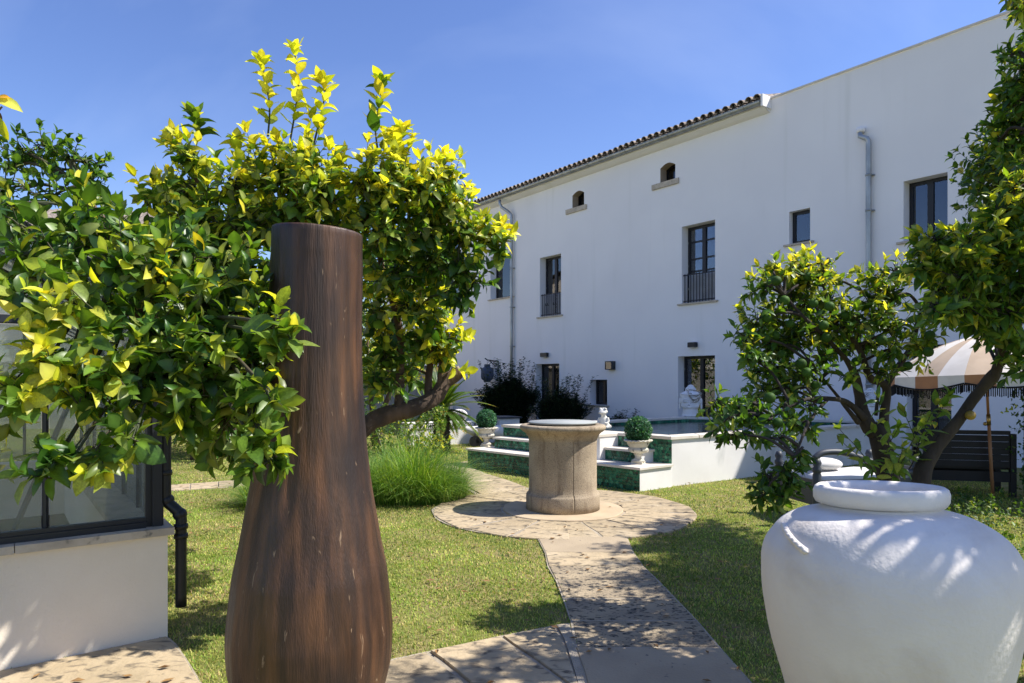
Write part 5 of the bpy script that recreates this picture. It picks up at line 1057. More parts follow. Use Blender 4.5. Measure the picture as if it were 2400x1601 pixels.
RBL = [(2150, 590, 26, 5, .2, .45), (2185, 560, 26, 5, .25, .4), (2160, 630, 30, 8, .1, .4), (2215, 600, 42, 13, .12, .45), (2265, 570, 40, 13, .25, .35), (2300, 590, 45, 15, .15, .4), (2360, 570, 45, 15, .1, .4), (2250, 650, 45, 14, .08, .5), (2310, 670, 50, 16, .03, .4), (2370, 660, 50, 16, .02, .3), (2200, 680, 40, 11, .08, .45), (2180, 720, 30, 6, .05, .4), (2250, 720, 42, 11, .03, .4), (2300, 740, 45, 13, .01, .3), (2360, 740, 48, 14, .0, .25), (2275, 765, 26, 6, .0, .3), (2320, 780, 28, 6, .0, .25), (2375, 800, 40, 8, 0, .2), (2385, 850, 34, 6, 0, .2), (2410, 600, 50, 12, .05, .3), (2420, 700, 60, 12, 0, .25), (2395, 880, 24, 3, 0, .15),
       (2330, 505, 36, 9, .3, .4), (2380, 490, 42, 11, .2, .4), (2345, 450, 24, 4, .25, .5), (2330, 540, 34, 9, .35, .3), (2320, 330, 26, 6, 0, .3), (2350, 345, 34, 10, .0, .25), (2385, 355, 36, 10, 0, .25), (2345, 290, 32, 9, .03, .4), (2380, 290, 36, 10, 0, .3), (2355, 240, 30, 8, .0, .35), (2385, 230, 34, 9, 0, .3), (2350, 190, 22, 5, 0, .25), (2375, 160, 28, 7, 0, .25), (2345, 130, 18, 3, 0, .2), (2390, 130, 26, 6, 0, .25), (2395, 410, 30, 8, .05, .3), (2420, 300, 50, 14, 0, .2), (2420, 180, 40, 10, 0, .2),
       (2345, -5, 20, 5, .25, .4), (2375, 0, 26, 8, .15, .4), (2390, 30, 20, 5, .2, .4), (2400, -30, 40, 12, .1, .3), (2440, 0, 50, 12, .1, .3), (2480, 520, 80, 22, .05, .3), (2480, 700, 80, 18, .0, .2), (2480, 380, 70, 18, .05, .2), (2350, -110, 60, 16, .2, .3), (2450, -120, 80, 20, .1, .3), (2460, 100, 70, 16, .05, .3)]
for px, py, rp, ns, y, mi in RBL: bl(px+(26 if py < 480 else 8), py, 3.65+rnd.uniform(-.15, .3), rp, ns, .108 if py > 450 else .088, y, mi*1.2, fo=fo, nodes=nodes3, rnd=rnd, nl=8, up=.1, yt=.2)
for px, py, rp, ns in [(2300, 660, 90, 16), (2400, 700, 100, 16), (2400, 320, 60, 9)]: bl(px, py, 4.2, rp, ns, .075, .0, .2, fo=fo, nodes=None, rnd=rnd, nl=8)
# canopy added behind the seen leaves to shade the path
for px, py, rp, ns, Z in [(2240, 620, 95, 20, 4.5), (2330, 700, 100, 22, 4.6), (2400, 620, 110, 24, 4.8), (2300, 560, 80, 18, 5.2), (2420, 740, 100, 22, 5.4), (2250, 700, 80, 14, 5.4), (2380, 520, 80, 16, 5.6), (2480, 600, 120, 26, 5.2), (2500, 480, 110, 22, 4.6)]:
    bl(px, py, Z, rp, ns, .09, .02, .25, fo=fo, nodes=nodes3, rnd=rnd, nl=8)
foliage_mesh('leaves', fo, NA, M['leaf'], TR, n_obj=300); fo.tw.build('twigs', M['bark2'], TR, kind='stuff')

# unseen tree added out of view to cast shade on the jar and the lawn
TS = thing('added_shade_tree', (5.2, 3.9, 0), 'unseen citrus tree added beyond the right edge to shade the jar and lawn', 'tree'); fo = Foliage(); rnd = random.Random(77)
ST1 = [(5.2, 3.9, 0), (5.15, 3.9, .8), (4.9, 3.95, 1.6), (4.5, 4.0, 2.4), (4.2, 4.3, 3.0)]; ST2 = [(4.9, 3.95, 1.6), (4.2, 3.4, 2.3), (3.4, 2.8, 2.7), (2.9, 2.4, 2.8)]; ST3 = [(4.5, 4.0, 2.4), (4.7, 5.0, 3.1), (5.1, 6.2, 3.7), (5.4, 6.5, 4.6)]
limb('trunk', ST1, [.15, .13, .11, .08, .04], 'bark2', TS); limb('branch', ST2, [.07, .05, .035, .015], 'bark2', TS); limb('branch', ST3, [.07, .05, .03, .015], 'bark2', TS)
ns_ = [n_ for L_ in (ST1[3:], ST2, ST3) for n_ in smooth_path(L_, [0]*len(L_), 3)[0]]
for x, y, z, r, n_ in [(2.78, 2.42, 2.8, .24, 30), (3.05, 2.3, 2.9, .3, 40), (3.05, 2.6, 2.85, .3, 40), (2.85, 2.12, 2.8, .22, 24), (2.85, 2.75, 2.8, .22, 26), (3.3, 2.45, 3.0, .3, 36), (3.4, 2.1, 3.0, .3, 24), (3.0, 3.3, 2.4, .3, 22), (3.3, 3.5, 2.7, .35, 26),
                    (3.5, 2.9, 2.9, .35, 30), (4.2, 4.4, 3.3, .5, 44), (4.15, 4.95, 3.25, .5, 44), (4.7, 5.5, 3.5, .55, 54), (4.4, 5.2, 3.5, .5, 44), (4.95, 6.2, 3.7, .55, 54), (5.0, 6.9, 3.75, .5, 46), (5.5, 7.2, 4.2, .55, 44), (4.9, 5.0, 3.9, .5, 40), (5.4, 6.2, 4.2, .5, 40), (4.75, 6.6, 3.5, .4, 34), (4.0, 3.9, 3.2, .4, 30), (4.85, 5.2, 4.5, .40, 26), (5.15, 4.7, 4.5, .40, 26), (5.25, 5.8, 4.5, .40, 26), (5.19, 6.4, 4.8, .40, 26), (5.9, 6.6, 4.8, .45, 26), (5.75, 7.2, 5.0, .42, 26), (5.55, 5.2, 4.5, .42, 24), (5.1, 4.2, 4.6, .35, 20), (5.0, 5.6, 4.7, .35, 20)]:
    blob(fo, (x, y, z), r, int(n_*(1.7 if y > 3.6 else 1)), .125, .05, .3, rnd, nl=8, node=near_node(ns_, (x, y, z)))
foliage_mesh('leaves', fo, LO, M['leaf'], TS); fo.tw.build('twigs', M['bark2'], TS, kind='stuff')
# ------------------------------------------------------------------ other trees of the garden (left background)
def garden_tree(loc, H, R, nb, ls, label, seed, y=.05, mid=.4, trunk=.09, stems=2, name='fruit_tree', nsh=26, ycol=None, near=None):
    rr = random.Random(seed); t = thing(name, loc, label, 'tree'); L0 = Vector(loc); fo = Foliage(); tops = []
    for s_ in range(stems):
        a = rr.random()*6.28; p = [L0+Vector((.05*s_, 0, 0)), L0+Vector((math.cos(a)*.18, math.sin(a)*.12, H*.22)), L0+Vector((math.cos(a)*.4*R, math.sin(a)*.4*R, H*.5)), L0+Vector((math.cos(a)*.5*R, math.sin(a)*.5*R, H*.75))]
        limb('trunk' if s_ == 0 else 'branch', p, [trunk, trunk*.8, trunk*.5, trunk*.25], 'bark', t, n=10); tops += p[2:]
    for i in range(nb):
        v = Vector([rr.gauss(0, 1) for _ in range(3)]).normalized(); c = L0+Vector((v.x*R*.75, v.y*R*.75, H*.62+v.z*H*.30)); br = R*rr.uniform(.28, .42)
        blob(fo, c, br, nsh, ls, y, mid, rr, nl=7, node=near_node(tops, c), yt=.25)
    foliage_mesh('leaves', fo, LO, M['leaf_far'], t); fo.tw.build('twigs', M['bark'], t, kind='stuff'); return t
garden_tree(tuple(G(455, 1078)), 3.4, 1.9, 17, .13, 'fruit tree with two leaning stems on the far lawn, left of the vase', 31, stems=3)
garden_tree(tuple(G(500, 1072)+Vector((1.5, 1.5, 0))), 3.8, 1.9, 15, .13, 'leafy tree on the far lawn behind the wooden vase', 32, y=.15, stems=2)
garden_tree((-3.3, 16.5, 0), 3.6, 1.35, 14, .15, 'tree between the lemon tree and the far end of the house', 36, y=.1, stems=2)
garden_tree((-6.2, 15.0, 0), 3.6, 1.9, 16, .15, 'rounded tree in the middle of the far left group', 37, y=.05, stems=2)
garden_tree(tuple(GH(1.5, 2.0, .03)), 1.95, .8, 16, .10, 'yellow green citrus added inside the greenhouse in place of reflected foliage', 38, y=.5, mid=.5, trunk=.03, stems=1, nsh=12, name='reflection_tree')  # plant added to stand in for foliage reflected in the greenhouse glass
garden_tree((-8.6, 15.5, 0), 4.0, 2.4, 16, .15, 'broad tree behind the greenhouse on the left', 33, stems=2)
garden_tree((-4.4, 19.5, 0), 4.0, 1.8, 15, .15, 'distant tree in front of the left end of the house', 34, y=.1, stems=2)
garden_tree((-12.5, 9.5, 0), 4.2, 2.2, 14, .15, 'tree beyond the far side of the greenhouse', 35, y=.2, stems=2)

# ------------------------------------------------------------------ bushes against the house
def bush(loc, w, h, n, label, seed, spikes=10, ls=.06, cols=None, dep=.8, name='bush', group=None):
    rr = random.Random(seed); t = thing(name, loc, label, 'bush', group); L0 = Vector(loc); fo = Foliage(); cols = cols or [(.018, .045, .016), (.025, .06, .02), (.014, .035, .014)]
    for i in range(n):
        a = rr.random()*6.28; q = rr.random()**.5; x, y_ = math.cos(a)*q*w/2*.8, math.sin(a)*q*dep/2; L_ = h*rr.uniform(.55, .82)*(1-.35*q); 
        if i < spikes: L_ = h*rr.uniform(.85, 1.0)
        base_ = L0+Vector((x*.4, y_*.4, 0)); lean = Vector((x*rr.uniform(.5, 1.1), y_*.6, L_)); pts = [base_+lean*(k/6)+Vector((0, 0, .02)) for k in range(7)]; fo.tw.tube(pts, [.012, .01, .008, .006, .005, .003, .002], 4, cap=False); nl = int(L_/.022)
        for j in range(nl):
            u = (j+.5)/nl; p = base_+lean*u; ph = j*2.4; out = Vector((math.cos(ph), math.sin(ph), .55)); d = out.normalized(); nr = Vector((0, 0, 1))-d*d.z; c = cols[rr.randrange(len(cols))]; k_ = rr.uniform(.7, 1.3); spr = .10*(1-u) if i >= spikes else .03
            fo.leaf(p+Vector((rr.gauss(0, spr), rr.gauss(0, spr), rr.gauss(0, .03))), d, nr, ls*rr.uniform(.7, 1.2), tuple(v*k_ for v in c))
    foliage_mesh('leaves', fo, LO, M['leaf_far'], t); fo.tw.build('stems', M['bark2'], t, kind='stuff'); return t
def gw(px, d): Zg = (X0-d/.798)/((px-CX)/F+KX); return Vector(((px-CX)/F*Zg, Zg, 0))
bush(gw(1194, 1.1), 2.3, 2.35, 560, 'dark bushy shrub with tall spikes beneath the left downpipe', 41, spikes=26, ls=.11, dep=1.2)
bush(gw(1316, 1.1), 1.9, 1.75, 440, 'dark shrub with upright twigs in front of the narrow door', 42, spikes=22, ls=.10, dep=1.1)
bush(gw(1449, .6), 1.3, .80, 200, 'small round dark shrub under the low window', 43, spikes=6, ls=.09, dep=.6)

# clipped balls in the urns
def topiary(c, r, label, seed):
    rr = random.Random(seed); t = thing('topiary_ball', c, label, 'topiary', 'clipped green balls in the urns'); fo = Foliage(); m = MB(); m.ball(c, r*.86, 24, 16); m.build('core', M['core'], t)
    for i in range(2600):
        v = Vector([rr.gauss(0, 1) for _ in range(3)]).normalized(); p = c+v*r*rr.uniform(.84, .97); d = (v+Vector([rr.uniform(-.9, .9) for _ in range(3)])).normalized(); nr = v-d*v.dot(d); k_ = rr.uniform(.5, 1.5)
        cc = (.025*k_, .125*k_, .045*k_) if rr.random() < .65 else (.075*k_, .19*k_, .10*k_); fo.leaf(p, d, nr if nr.length > .05 else d.orthogonal(), .030*rr.uniform(.7, 1.3), cc)
    foliage_mesh('leaves', fo, LO, M['leaf_far'], t); return t
topiary(u1+Vector((0, 0, .36+.145)), .203, 'round clipped green ball in the urn at the right of the well', 1)
topiary(u2+Vector((0, 0, .36+.145)), .192, 'round clipped green ball in the urn at the left end of the steps', 2)

# ------------------------------------------------------------------ cycad
cl = G(1035, 1060); cy = thing('cycad', cl, 'spiky cycad palm with a thick shaggy trunk left of the pool steps', 'palm'); rr = random.Random(8)
m = MB(); m.lathe([(.20, 0), (.19, .2), (.17, .5), (.16, .8), (.14, .95)], cl, 20, fn=lambda r, z, a: (r+.02*noise.noise(Vector((math.cos(a)*6, math.sin(a)*6, z*14))), z)); co = m.build('trunk', M['bark2'], cy)
sc_ = MB()
for i in range(240): a = i*2.4; z = .03+.9*i/240; r = .18-.03*z; p = cl+Vector((math.cos(a)*r, math.sin(a)*r, z)); sc_.tube([p, p+Vector((math.cos(a)*.035, math.sin(a)*.035, .035))], [.014, .006], 4, smooth=False)
sc_.build('leaf_bases', M['bark2'], cy, kind='stuff')
crown = cl+Vector((0, 0, .95)); frc = [(.10, .17, .02), (.14, .20, .025), (.07, .13, .02)]
for i in range(38):
    a = i*2.4+rr.uniform(-.2, .2); el = [1.25, .95, .6, .3, .0, -.35][i*6//38]+rr.uniform(-.12, .12); Lf = rr.uniform(1.05, 1.3); fo = Foliage(); p = crown.copy(); d = Vector((math.cos(a)*math.cos(el), math.sin(a)*math.cos(el), math.sin(el))); pts = [p.copy()]; ns = 18
    base_c = frc[rr.randrange(3)]
    for s_ in range(ns):
        p = p+d*Lf/ns; pts.append(p.copy()); d = (d+Vector((0, 0, -.045))).normalized(); u = (s_+1)/ns
        if u < .12: continue
        side = d.cross(Vector((0, 0, 1))).normalized(); upv = side.cross(d)
        for q in range(4):
            pp_ = pts[-2].lerp(pts[-1], q/4); ll = .19*math.sin(math.pi*min(1, .18+u*.8))**.7
            for sg in (-1, 1):
                c_ = base_c if u < .8 or rr.random() < .5 else (.32, .22, .04)
                fo.leaf(pp_, (side*sg+d*.75+upv*.35).normalized(), upv, ll*rr.uniform(.9, 1.1), tuple(v*rr.uniform(.8, 1.2) for v in c_))
    foliage_mesh('frond', fo, [leaf_tpl((.4,), (.085,), .3, .2)], M['palm'], cy, restname='frond')
    
# ------------------------------------------------------------------ long grass tussocks and leafy undergrowth
def tussock(loc, R, h, n, label, seed, name='tall_grass', cols=None):
    rr = np.random.default_rng(seed); L0 = np.array(loc, np.float32); t = thing(name, tuple(loc), label, 'grass tuft')
    a = rr.random(n)*6.283; q = rr.random(n)**.5; bx = L0[0]+np.cos(a)*q*R[0]; by = L0[1]+np.sin(a)*q*R[1]; out = a+rr.normal(0, .8, n); L_ = h*rr.uniform(.35, 1.15, n)*(1-.45*q*q)*(.75+.35*np.sin(bx*7+1)*np.sin(by*6)); le = rr.uniform(.15, 1.3, n)
    K = 5; V = np.zeros((n, K*2, 3), np.float32); w = .0055*rr.uniform(.7, 1.4, n)
    for k in range(K):
        u = k/(K-1); hor = le*L_*u*u*1.1; z = L_*(u-.45*le*u*u*1.2); x = bx+np.cos(out)*hor; y = by+np.sin(out)*hor; ww = w*(1-u*.93); V[:, 2*k] = np.stack((x-np.sin(out)*ww, y+np.cos(out)*ww, z), 1); V[:, 2*k+1] = np.stack((x+np.sin(out)*ww, y-np.cos(out)*ww, z), 1)
    b_ = np.arange(n)[:, None]*K*2; Q = np.concatenate([np.stack((b_[:, 0]+2*k, b_[:, 0]+2*k+1, b_[:, 0]+2*k+3, b_[:, 0]+2*k+2), 1) for k in range(K-1)])
    cols = np.array(cols or [(.12, .24, .035), (.20, .34, .05), (.32, .42, .10), (.08, .17, .025), (.10, .22, .03)], np.float32); c = cols[rr.integers(0, len(cols), n)]*rr.uniform(.8, 1.2, (n, 1)).astype(np.float32)
    V = V.reshape(-1, 3); V[:, 2] += L0[2]; me = np_mesh('grass_blades', V-L0, [Q], M['leaf_far'], np.repeat(c, K*2, 0)); link('grass_blades', me, t, kind='stuff'); return t
g1 = G(950, 1185); g2 = G(560, 1195)
tussock(g1+Vector((.05, .55, 0)), (.68, .6), 1.2, 7000, 'lush mound of long arching grass between the vase and the well', 3)
tussock(g1+Vector((-.65, .9, 0)), (.55, .6), 1.15, 3600, 'shaded clump of long grass close behind the wooden vase', 4)
tussock(g2+Vector((.40, .4, 0)), (.46, .5), .95, 3000, 'clump of long grass showing at the left side of the wooden vase', 5)
def undergrowth(name, loc, R, n, ls, y, mid, label, seed, hh=.4, cat='plant', zc=.3, mat='leaf_far', nl=6):
    rr = random.Random(seed); t = thing(name, tuple(loc), label, cat); fo = Foliage(); L0 = Vector(loc)
    for i in range(n):
        a = rr.random()*6.28; q = rr.random()**.5; p = L0+Vector((math.cos(a)*q*R[0], math.sin(a)*q*R[1], rr.uniform(.02, hh))); d = Vector((math.cos(a)*.5, math.sin(a)*.5, .7)); shoot(fo, p, d, ls*1.8, nl, ls, y, mid, rr)
    foliage_mesh('leaves', fo, LO, M[mat], t); return t
undergrowth('ivy_shrub', G(920, 1120)+Vector((-.1, .6, 0)), (.85, .6), 420, .085, .06, .45, 'leafy ivy covered shrub behind the long grass', 6, hh=1.05, cat='shrub')
undergrowth('leafy_plant', G(1005, 1090), (.30, .30), 26, .16, .35, .5, 'yellow green broad leaved plant at the foot of the cycad', 7, hh=.25)
undergrowth('leafy_plant', G(1045, 1075)+Vector((.1, 0, 0)), (.55, .3), 40, .06, .2, .6, 'low trailing bright green plant right of the cycad foot', 17, hh=.10)
undergrowth('low_shrub', G(470, 1062), (1.6, .35), 120, .10, .0, .25, 'dark low planting along the far edge of the lawn at the left', 12, hh=.25, cat='shrub')
# groundcover and ivy, right edge
sx = G(2330, 1240); fo = Foliage(); rr = random.Random(9); gt = thing('ground_ivy', sx, 'shaded mat of ivy and weeds behind the white jar at the right edge', 'ivy')
for i in range(620):
    p = Vector((rr.uniform(3.0, 6.6), rr.uniform(4.9, 8.8), rr.uniform(.0, .10)));
    if p.x/p.y < .52: continue
    shoot(fo, p, (rr.uniform(-.5, .5), rr.uniform(-.5, .5), .5), .13, 6, .075, .02, .35, rr)
foliage_mesh('leaves', fo, LO, M['leaf_far'], gt)
iv = P(2398, 950, 9.2); it = thing('climbing_ivy', iv-Vector((0, 0, iv.z)), 'dark ivy climbing a post at the right edge beside the parasol', 'ivy'); m = MB(); m.box((iv.x+.06, iv.y-.05, 0), (iv.x+.18, iv.y+.07, 2.2)); m.build('post', M['bench_dark'], it); fo = Foliage()
for i in range(210):
    z = rr.uniform(.1, 2.1); p = Vector((iv.x+.12+rr.gauss(0, .07), iv.y+rr.gauss(0, .09), z)); shoot(fo, p, (rr.uniform(-1, .6), rr.uniform(-1, .5), rr.uniform(-.6, .3)), .12, 5, .06, .0, .2, rr)
for q in ((2375, 960), (2365, 965), (2352, 968)): a = P(*q, 9.15); fo.leaf(a, (-.5, -.2, .1), (0, -1, .5), .07, YOUNG[2]); fo.leaf(a+Vector((.04, 0, .02)), (-.2, -.2, .6), (0, -1, .5), .07, YOUNG[0])
foliage_mesh('leaves', fo, LO, M['leaf_far'], it)
# ------------------------------------------------------------------ masonry seat with tiles and cushion
sa = G(1195, 1036)+Vector((.25, .2, 0)); sb = G(960, 1047); su = (sb-sa).normalized(); sn = Vector((su.y, -su.x, 0)); sn = sn if sn.y < 0 else -sn
st = thing('masonry_bench', sa, 'low white masonry seat with a black and white patterned tile band behind the left urn', 'seat'); TS = lambda v: sa+su*v.x+sn*v.y+UPZ*v.z; Ls = (sb-sa).length
m = MB(); m.box((.0, -.6, 0), (Ls, 0, .40), TS); m.build('base_wall', M['plaster2'], st)
m = MB(); m.box((.62, -.58, .404), (Ls, .015, .55), TS); m.build('tile_band', M['plaster2'], st)
ba = MB(); rr = random.Random(3); n_ = int((Ls-.64)/.145)
for i in range(n_):
    x = .64+i*.145+.07; z = .477
    for a in range(4):
        an = a*math.pi/2+math.pi/4; c0 = TS(Vector((x+.032*math.cos(an), .019, z+.032*math.sin(an)))); ba.ball(c0, (.020, .008, .020), 6, 4)
    ba.ball(TS(Vector((x, .019, z))), (.013, .008, .013), 6, 4); ba.box((x-.073, .0152, .408), (x-.066, .019, .546), TS); ba.box((x-.066, .0152, .535), (x+.066, .019, .543), TS); ba.box((x-.066, .0152, .410), (x+.066, .019, .418), TS)
ba.build('tile_pattern', M['cush_black'], st, kind='stuff')
m = MB(); m.box((-.0, -.7, .402), (.60, .0, .60), TS); m.build('pillar', M['plaster2'], st); m = MB(); m.box((-.05, -.75, .602), (.65, .05, .64), TS); m.build('pillar_cap', M['bench_blue'], st)
cc = TS(Vector((1.62, -.22, .552+.15))); cu = thing('round_cushion', cc, 'black and white zebra striped cushion on the masonry seat', 'cushion'); R3 = Matrix((su, UPZ, sn)).transposed()
m = MB(); m.ball(cc, (.24, .16, .08), 24, 14, R3); m.build('cover', M['cushion'], cu); m = MB()
for i in range(15):
    a = math.radians(12+i*11); pts = []
    for k in range(7):
        r = .25+.75*k/6; x, y = .24*r*math.cos(a)*.97, -.11+.25*r*math.sin(a); 
        if (x/.24)**2+(y/.16)**2 > .96: continue
        z = .08*math.sqrt(max(0, 1-(x/.24)**2-(y/.16)**2)); pts.append(cc+R3 @ Vector((x, y, z)))
    if len(pts) > 1: m.tube(pts, .010, 4)
m.build('stripes', M['cush_black'], cu, kind='stuff')
# sun lounger beside the steps
lg = G(1120, 1050); lo_ = thing('garden_trolley', lg, 'white shell shaped garden trolley on black wheels beyond the left urn', 'trolley'); lx = Vector((.96, .28, 0)); ly = Vector((-.28, .96, 0)); TL2 = lambda v: lg+lx*v.x+ly*v.y+UPZ*v.z
m = MB(); pr_ = [(-.25, .40, .03), (-.20, .36, .10), (.0, .30, .20), (.3, .27, .27), (.7, .25, .30), (1.1, .24, .30), (1.5, .26, .28)]
m.tube([TL2(Vector((x, .5, z+.06))) for x, z, r in pr_], [r*.6 for x, z, r in pr_], 14); ob = m.build('shell', M['cushion'], lo_)
for x in (-.02, .14): m = MB(); m.tube([TL2(Vector((x, .25, .13))), TL2(Vector((x, .29, .13)))], .13, 20, smooth=False); m.build('wheel', M['black'], lo_)
m = MB(); m.tube([TL2(Vector((-.02, .27, .13))), TL2(Vector((.02, .3, .40)))], .015, 6); m.tube([TL2(Vector((.14, .27, .13))), TL2(Vector((.3, .3, .36)))], .015, 6); m.build('wheel_frame', M['black'], lo_)

# ------------------------------------------------------------------ parasol
pb = G(2327, 1166); pt = P(2306, 782, 9.3); pu = (pt-pb).normalized()
ps = thing('parasol', pb, 'cream and tan striped parasol with a scalloped black fringed edge on a wooden pole', 'parasol')
Rm = Matrix.Identity(3); ax_ = pu.orthogonal().normalized(); bx_ = pu.cross(ax_); apex_h = (pt-pb).length
m = MB(); m.tube([pb, pb+pu*1.06], [.022, .020], 12); m.build('lower_pole', M['polewood'], ps); m = MB(); m.tube([pb+pu*1.0, pb+pu*(apex_h)], .017, 12); m.build('upper_pole', M['polewood'], ps)
m = MB(); m.tube([pb+pu*.98, pb+pu*1.13], .026, 12); m.ball(pb+pu*1.0+Vector((-.05, 0, 0)), .026, 10, 8); m.build('tilt_joint', M['brass'], ps)
top = pb+pu*(apex_h-.02); Rc = 1.24; NR = 8; SUB = 12
def cpt(th, r):
    """canopy point; ribs straight, cloth sagging between them"""
    k = (th/(2*math.pi)*NR) % 1; sag = math.sin(math.pi*k); rr_ = r*(1-.05*sag*(r/Rc)); drop = .52*(r/Rc)**1.8+.02*sag*math.sin(math.pi*min(1, r/Rc))
    return top+ax_*rr_*math.cos(th)+bx_*rr_*math.sin(th)-pu*drop
for g_ in range(NR):
    for half in range(3):
        m = MB(); ths = [2*math.pi*(g_+(half+i/4)/3)/NR for i in range(5)]; vs = []; fs = []
        rsn = [Rc*(.02+.98*j/SUB) for j in range(SUB+1)]
        for th in ths:
            for r in rsn: vs.append(cpt(th, r))
        for i in range(4):
            for j in range(SUB): q = SUB+1; fs.append((i*q+j, i*q+j+1, (i+1)*q+j+1, (i+1)*q+j))
        n0 = len(vs); vs += [v-pu*.004 for v in vs]; fs += [tuple(reversed([x+n0 for x in f])) for f in fs]
        m.add(vs, fs, True); m.build('canopy_panel', M['umb_white' if (g_*3+half) % 2 else 'umb_tan'], ps)
        m = MB(); vs = []; fs = []
        for i in range(9):
            th = 2*math.pi*(g_+(half+i/8)/3)/NR; e_ = cpt(th, Rc); k = (half+i/8)/3; dn = .11+.07*math.sin(math.pi*k); vs += [e_, e_-pu*dn+(e_-top).normalized()*.01]
        fs = [(2*i, 2*i+1, 2*i+3, 2*i+2) for i in range(8)]; n0 = len(vs); vs += [v+(v-top).normalized()*.003 for v in vs]; fs += [tuple(reversed([x+n0 for x in f])) for f in fs]; m.add(vs, fs, True)
        m.build('valance', M['umb_white' if (g_*3+half) % 2 else 'umb_orange'], ps)
fr = MB(); rr = random.Random(2)
for i in range(NR*44):
    th = 2*math.pi*i/(NR*44); k = (th/(2*math.pi)*NR) % 1; e_ = cpt(th, Rc); dn = .11+.07*math.sin(math.pi*k); a_ = e_-pu*(dn-.012)+(e_-top).normalized()*.012; fr.tube([a_, a_-Vector((0, 0, rr.uniform(.10, .13)))], .006, 4, smooth=False)
    th2 = 2*math.pi*(i+1)/(NR*44); k2 = (th2/(2*math.pi)*NR) % 1; e2 = cpt(th2, Rc); b_ = e2-pu*(.11+.07*math.sin(math.pi*k2)-.012)+(e2-top).normalized()*.012; fr.tube([a_, b_], .014, 4, cap=False, smooth=False)
fr.build('fringe', M['fringe'], ps, kind='stuff')
for g_ in range(NR): th = 2*math.pi*g_/NR; m = MB(); m.tube([cpt(th, Rc*f)-pu*.02 for f in (.03, .3, .6, .85, 1)], .008, 5); m.build('rib', M['polewood'], ps)
m = MB(); m.ball(top+pu*.03, (.03, .03, .05), 12, 8); m.build('finial', M['polewood'], ps)

# ------------------------------------------------------------------ dark bench, seen from behind
b0 = G(2383, 1166); b1 = G(2200, 1158)+Vector((-.2, .0, 0)); bu = (b1-b0).normalized(); bn = Vector((-bu.y, bu.x, 0)); bn = bn if bn.y > 0 else -bn; LBn = (b1-b0).length
bk = thing('wooden_bench', b0, 'dark brown wooden bench seen from behind under the parasol', 'bench'); TBn = lambda v: b0+bu*v.x+bn*v.y+UPZ*v.z
def bpart(name, a, b, mat='bench_dark', par=None, T_=None): m = MB(); m.box(a, b, T_ or TBn); return m.build(name, M[mat], par or bk)
for x in (0, LBn-.07):
    bpart('leg', (x, 0, 0), (x+.07, .07, .86)); bpart('leg', (x, .48, 0), (x+.07, .55, .62)); bpart('armrest', (x-.01, .0705, .62), (x+.08, .58, .655))
for k in range(5): bpart('back_slat', (.0705, .015, .40+k*.088), (LBn-.0705, .04, .484+k*.088))
bpart('top_rail', (.0705, .005, .845), (LBn-.0705, .06, .90)); bpart('back_rail', (.0705, .01, .20), (LBn-.0705, .05, .34)); bpart('seat', (.0705, .071, .365), (LBn-.0705, .55, .395)); bpart('seat_rail', (.0705, .50, .26), (LBn-.0705, .53, .364))
# slate daybed with white mattress
d0 = P(1912, 890, 7.4); d0 = Vector((d0.x, 7.4, 0)); du = Vector((.985, .17, 0)).normalized(); dn_ = Vector((-du.y, du.x, 0)); TD_ = lambda v: d0+du*v.x+dn_*v.y+UPZ*v.z
db = thing('daybed', d0, 'slate grey carved daybed with a curved arm and white mattress behind the orange tree', 'daybed')
LD = 1.30
for x in (0, LD-.09):
    for y in (0, .75):
        m = MB(); c_ = TD_(Vector((x+.045, y+.045, 0))); m.lathe([(.03, 0), (.045, .03), (.045, .10), (.035, .14), (.046, .16), (.046, .56), (.038, .58), (.05, .60), (.05, .63), (.035, .65), (.048, .69), (.03, .74), (.0, .745)], c_, 14, cap=False); m.build('post', M['bench_blue'], db)
bpart('side_rail', (.09, .03, .22), (LD-.09, .06, .50), 'bench_blue', db, TD_); bpart('side_rail', (.09, .78, .22), (LD-.09, .81, .50), 'bench_blue', db, TD_); bpart('end_panel', (.03, .09, .22), (.06, .75, .50), 'bench_blue', db, TD_); bpart('end_panel', (LD-.06, .09, .22), (LD-.03, .75, .62), 'bench_blue', db, TD_)
bpart('bed_base', (.0605, .0605, .42), (LD-.0605, .7795, .455), 'bench_blue', db, TD_)
ma, _ = smooth_path([TD_(Vector(v)) for v in ((.02, .05, .74), (.12, .05, .80), (.35, .05, .80), (.6, .05, .73), (.85, .05, .64), (1.05, .05, .58), (1.25, .05, .56))], [0]*7, 5)
m = MB(); m.tube(ma, [.036]*len(ma), 10); m.build('curved_arm', M['bench_blue'], db)
m = MB(); n = 16
vs = []; fs = []
for i in range(n+1):
    for j in range(7):
        x, y = lerp(.08, LD-.08, i/n), lerp(.07, .77, j/6); z = .555+.02*noise.noise(Vector((x*4, y*4, 1)))-(.03 if j in (0, 6) or i in (0, n) else 0); vs.append(TD_(Vector((x, y, z))))
n0 = len(vs); vs += [Vector((v.x, v.y, .46)) for v in vs]; q = 7
for i in range(n):
    for j in range(6): fs.append((i*q+j, (i+1)*q+j, (i+1)*q+j+1, i*q+j+1)); fs.append(tuple(reversed([n0+x for x in fs[-1]])))
for i in range(n): fs.append((i*q, n0+i*q, n0+(i+1)*q, (i+1)*q)); fs.append((i*q+6, (i+1)*q+6, n0+(i+1)*q+6, n0+i*q+6))
for j in range(6): fs.append((j, j+1, n0+j+1, n0+j)); fs.append((n*q+j, n0+n*q+j, n0+n*q+j+1, n*q+j+1))
m.add(vs, fs, True); m.build('mattress', M['cushion'], db)
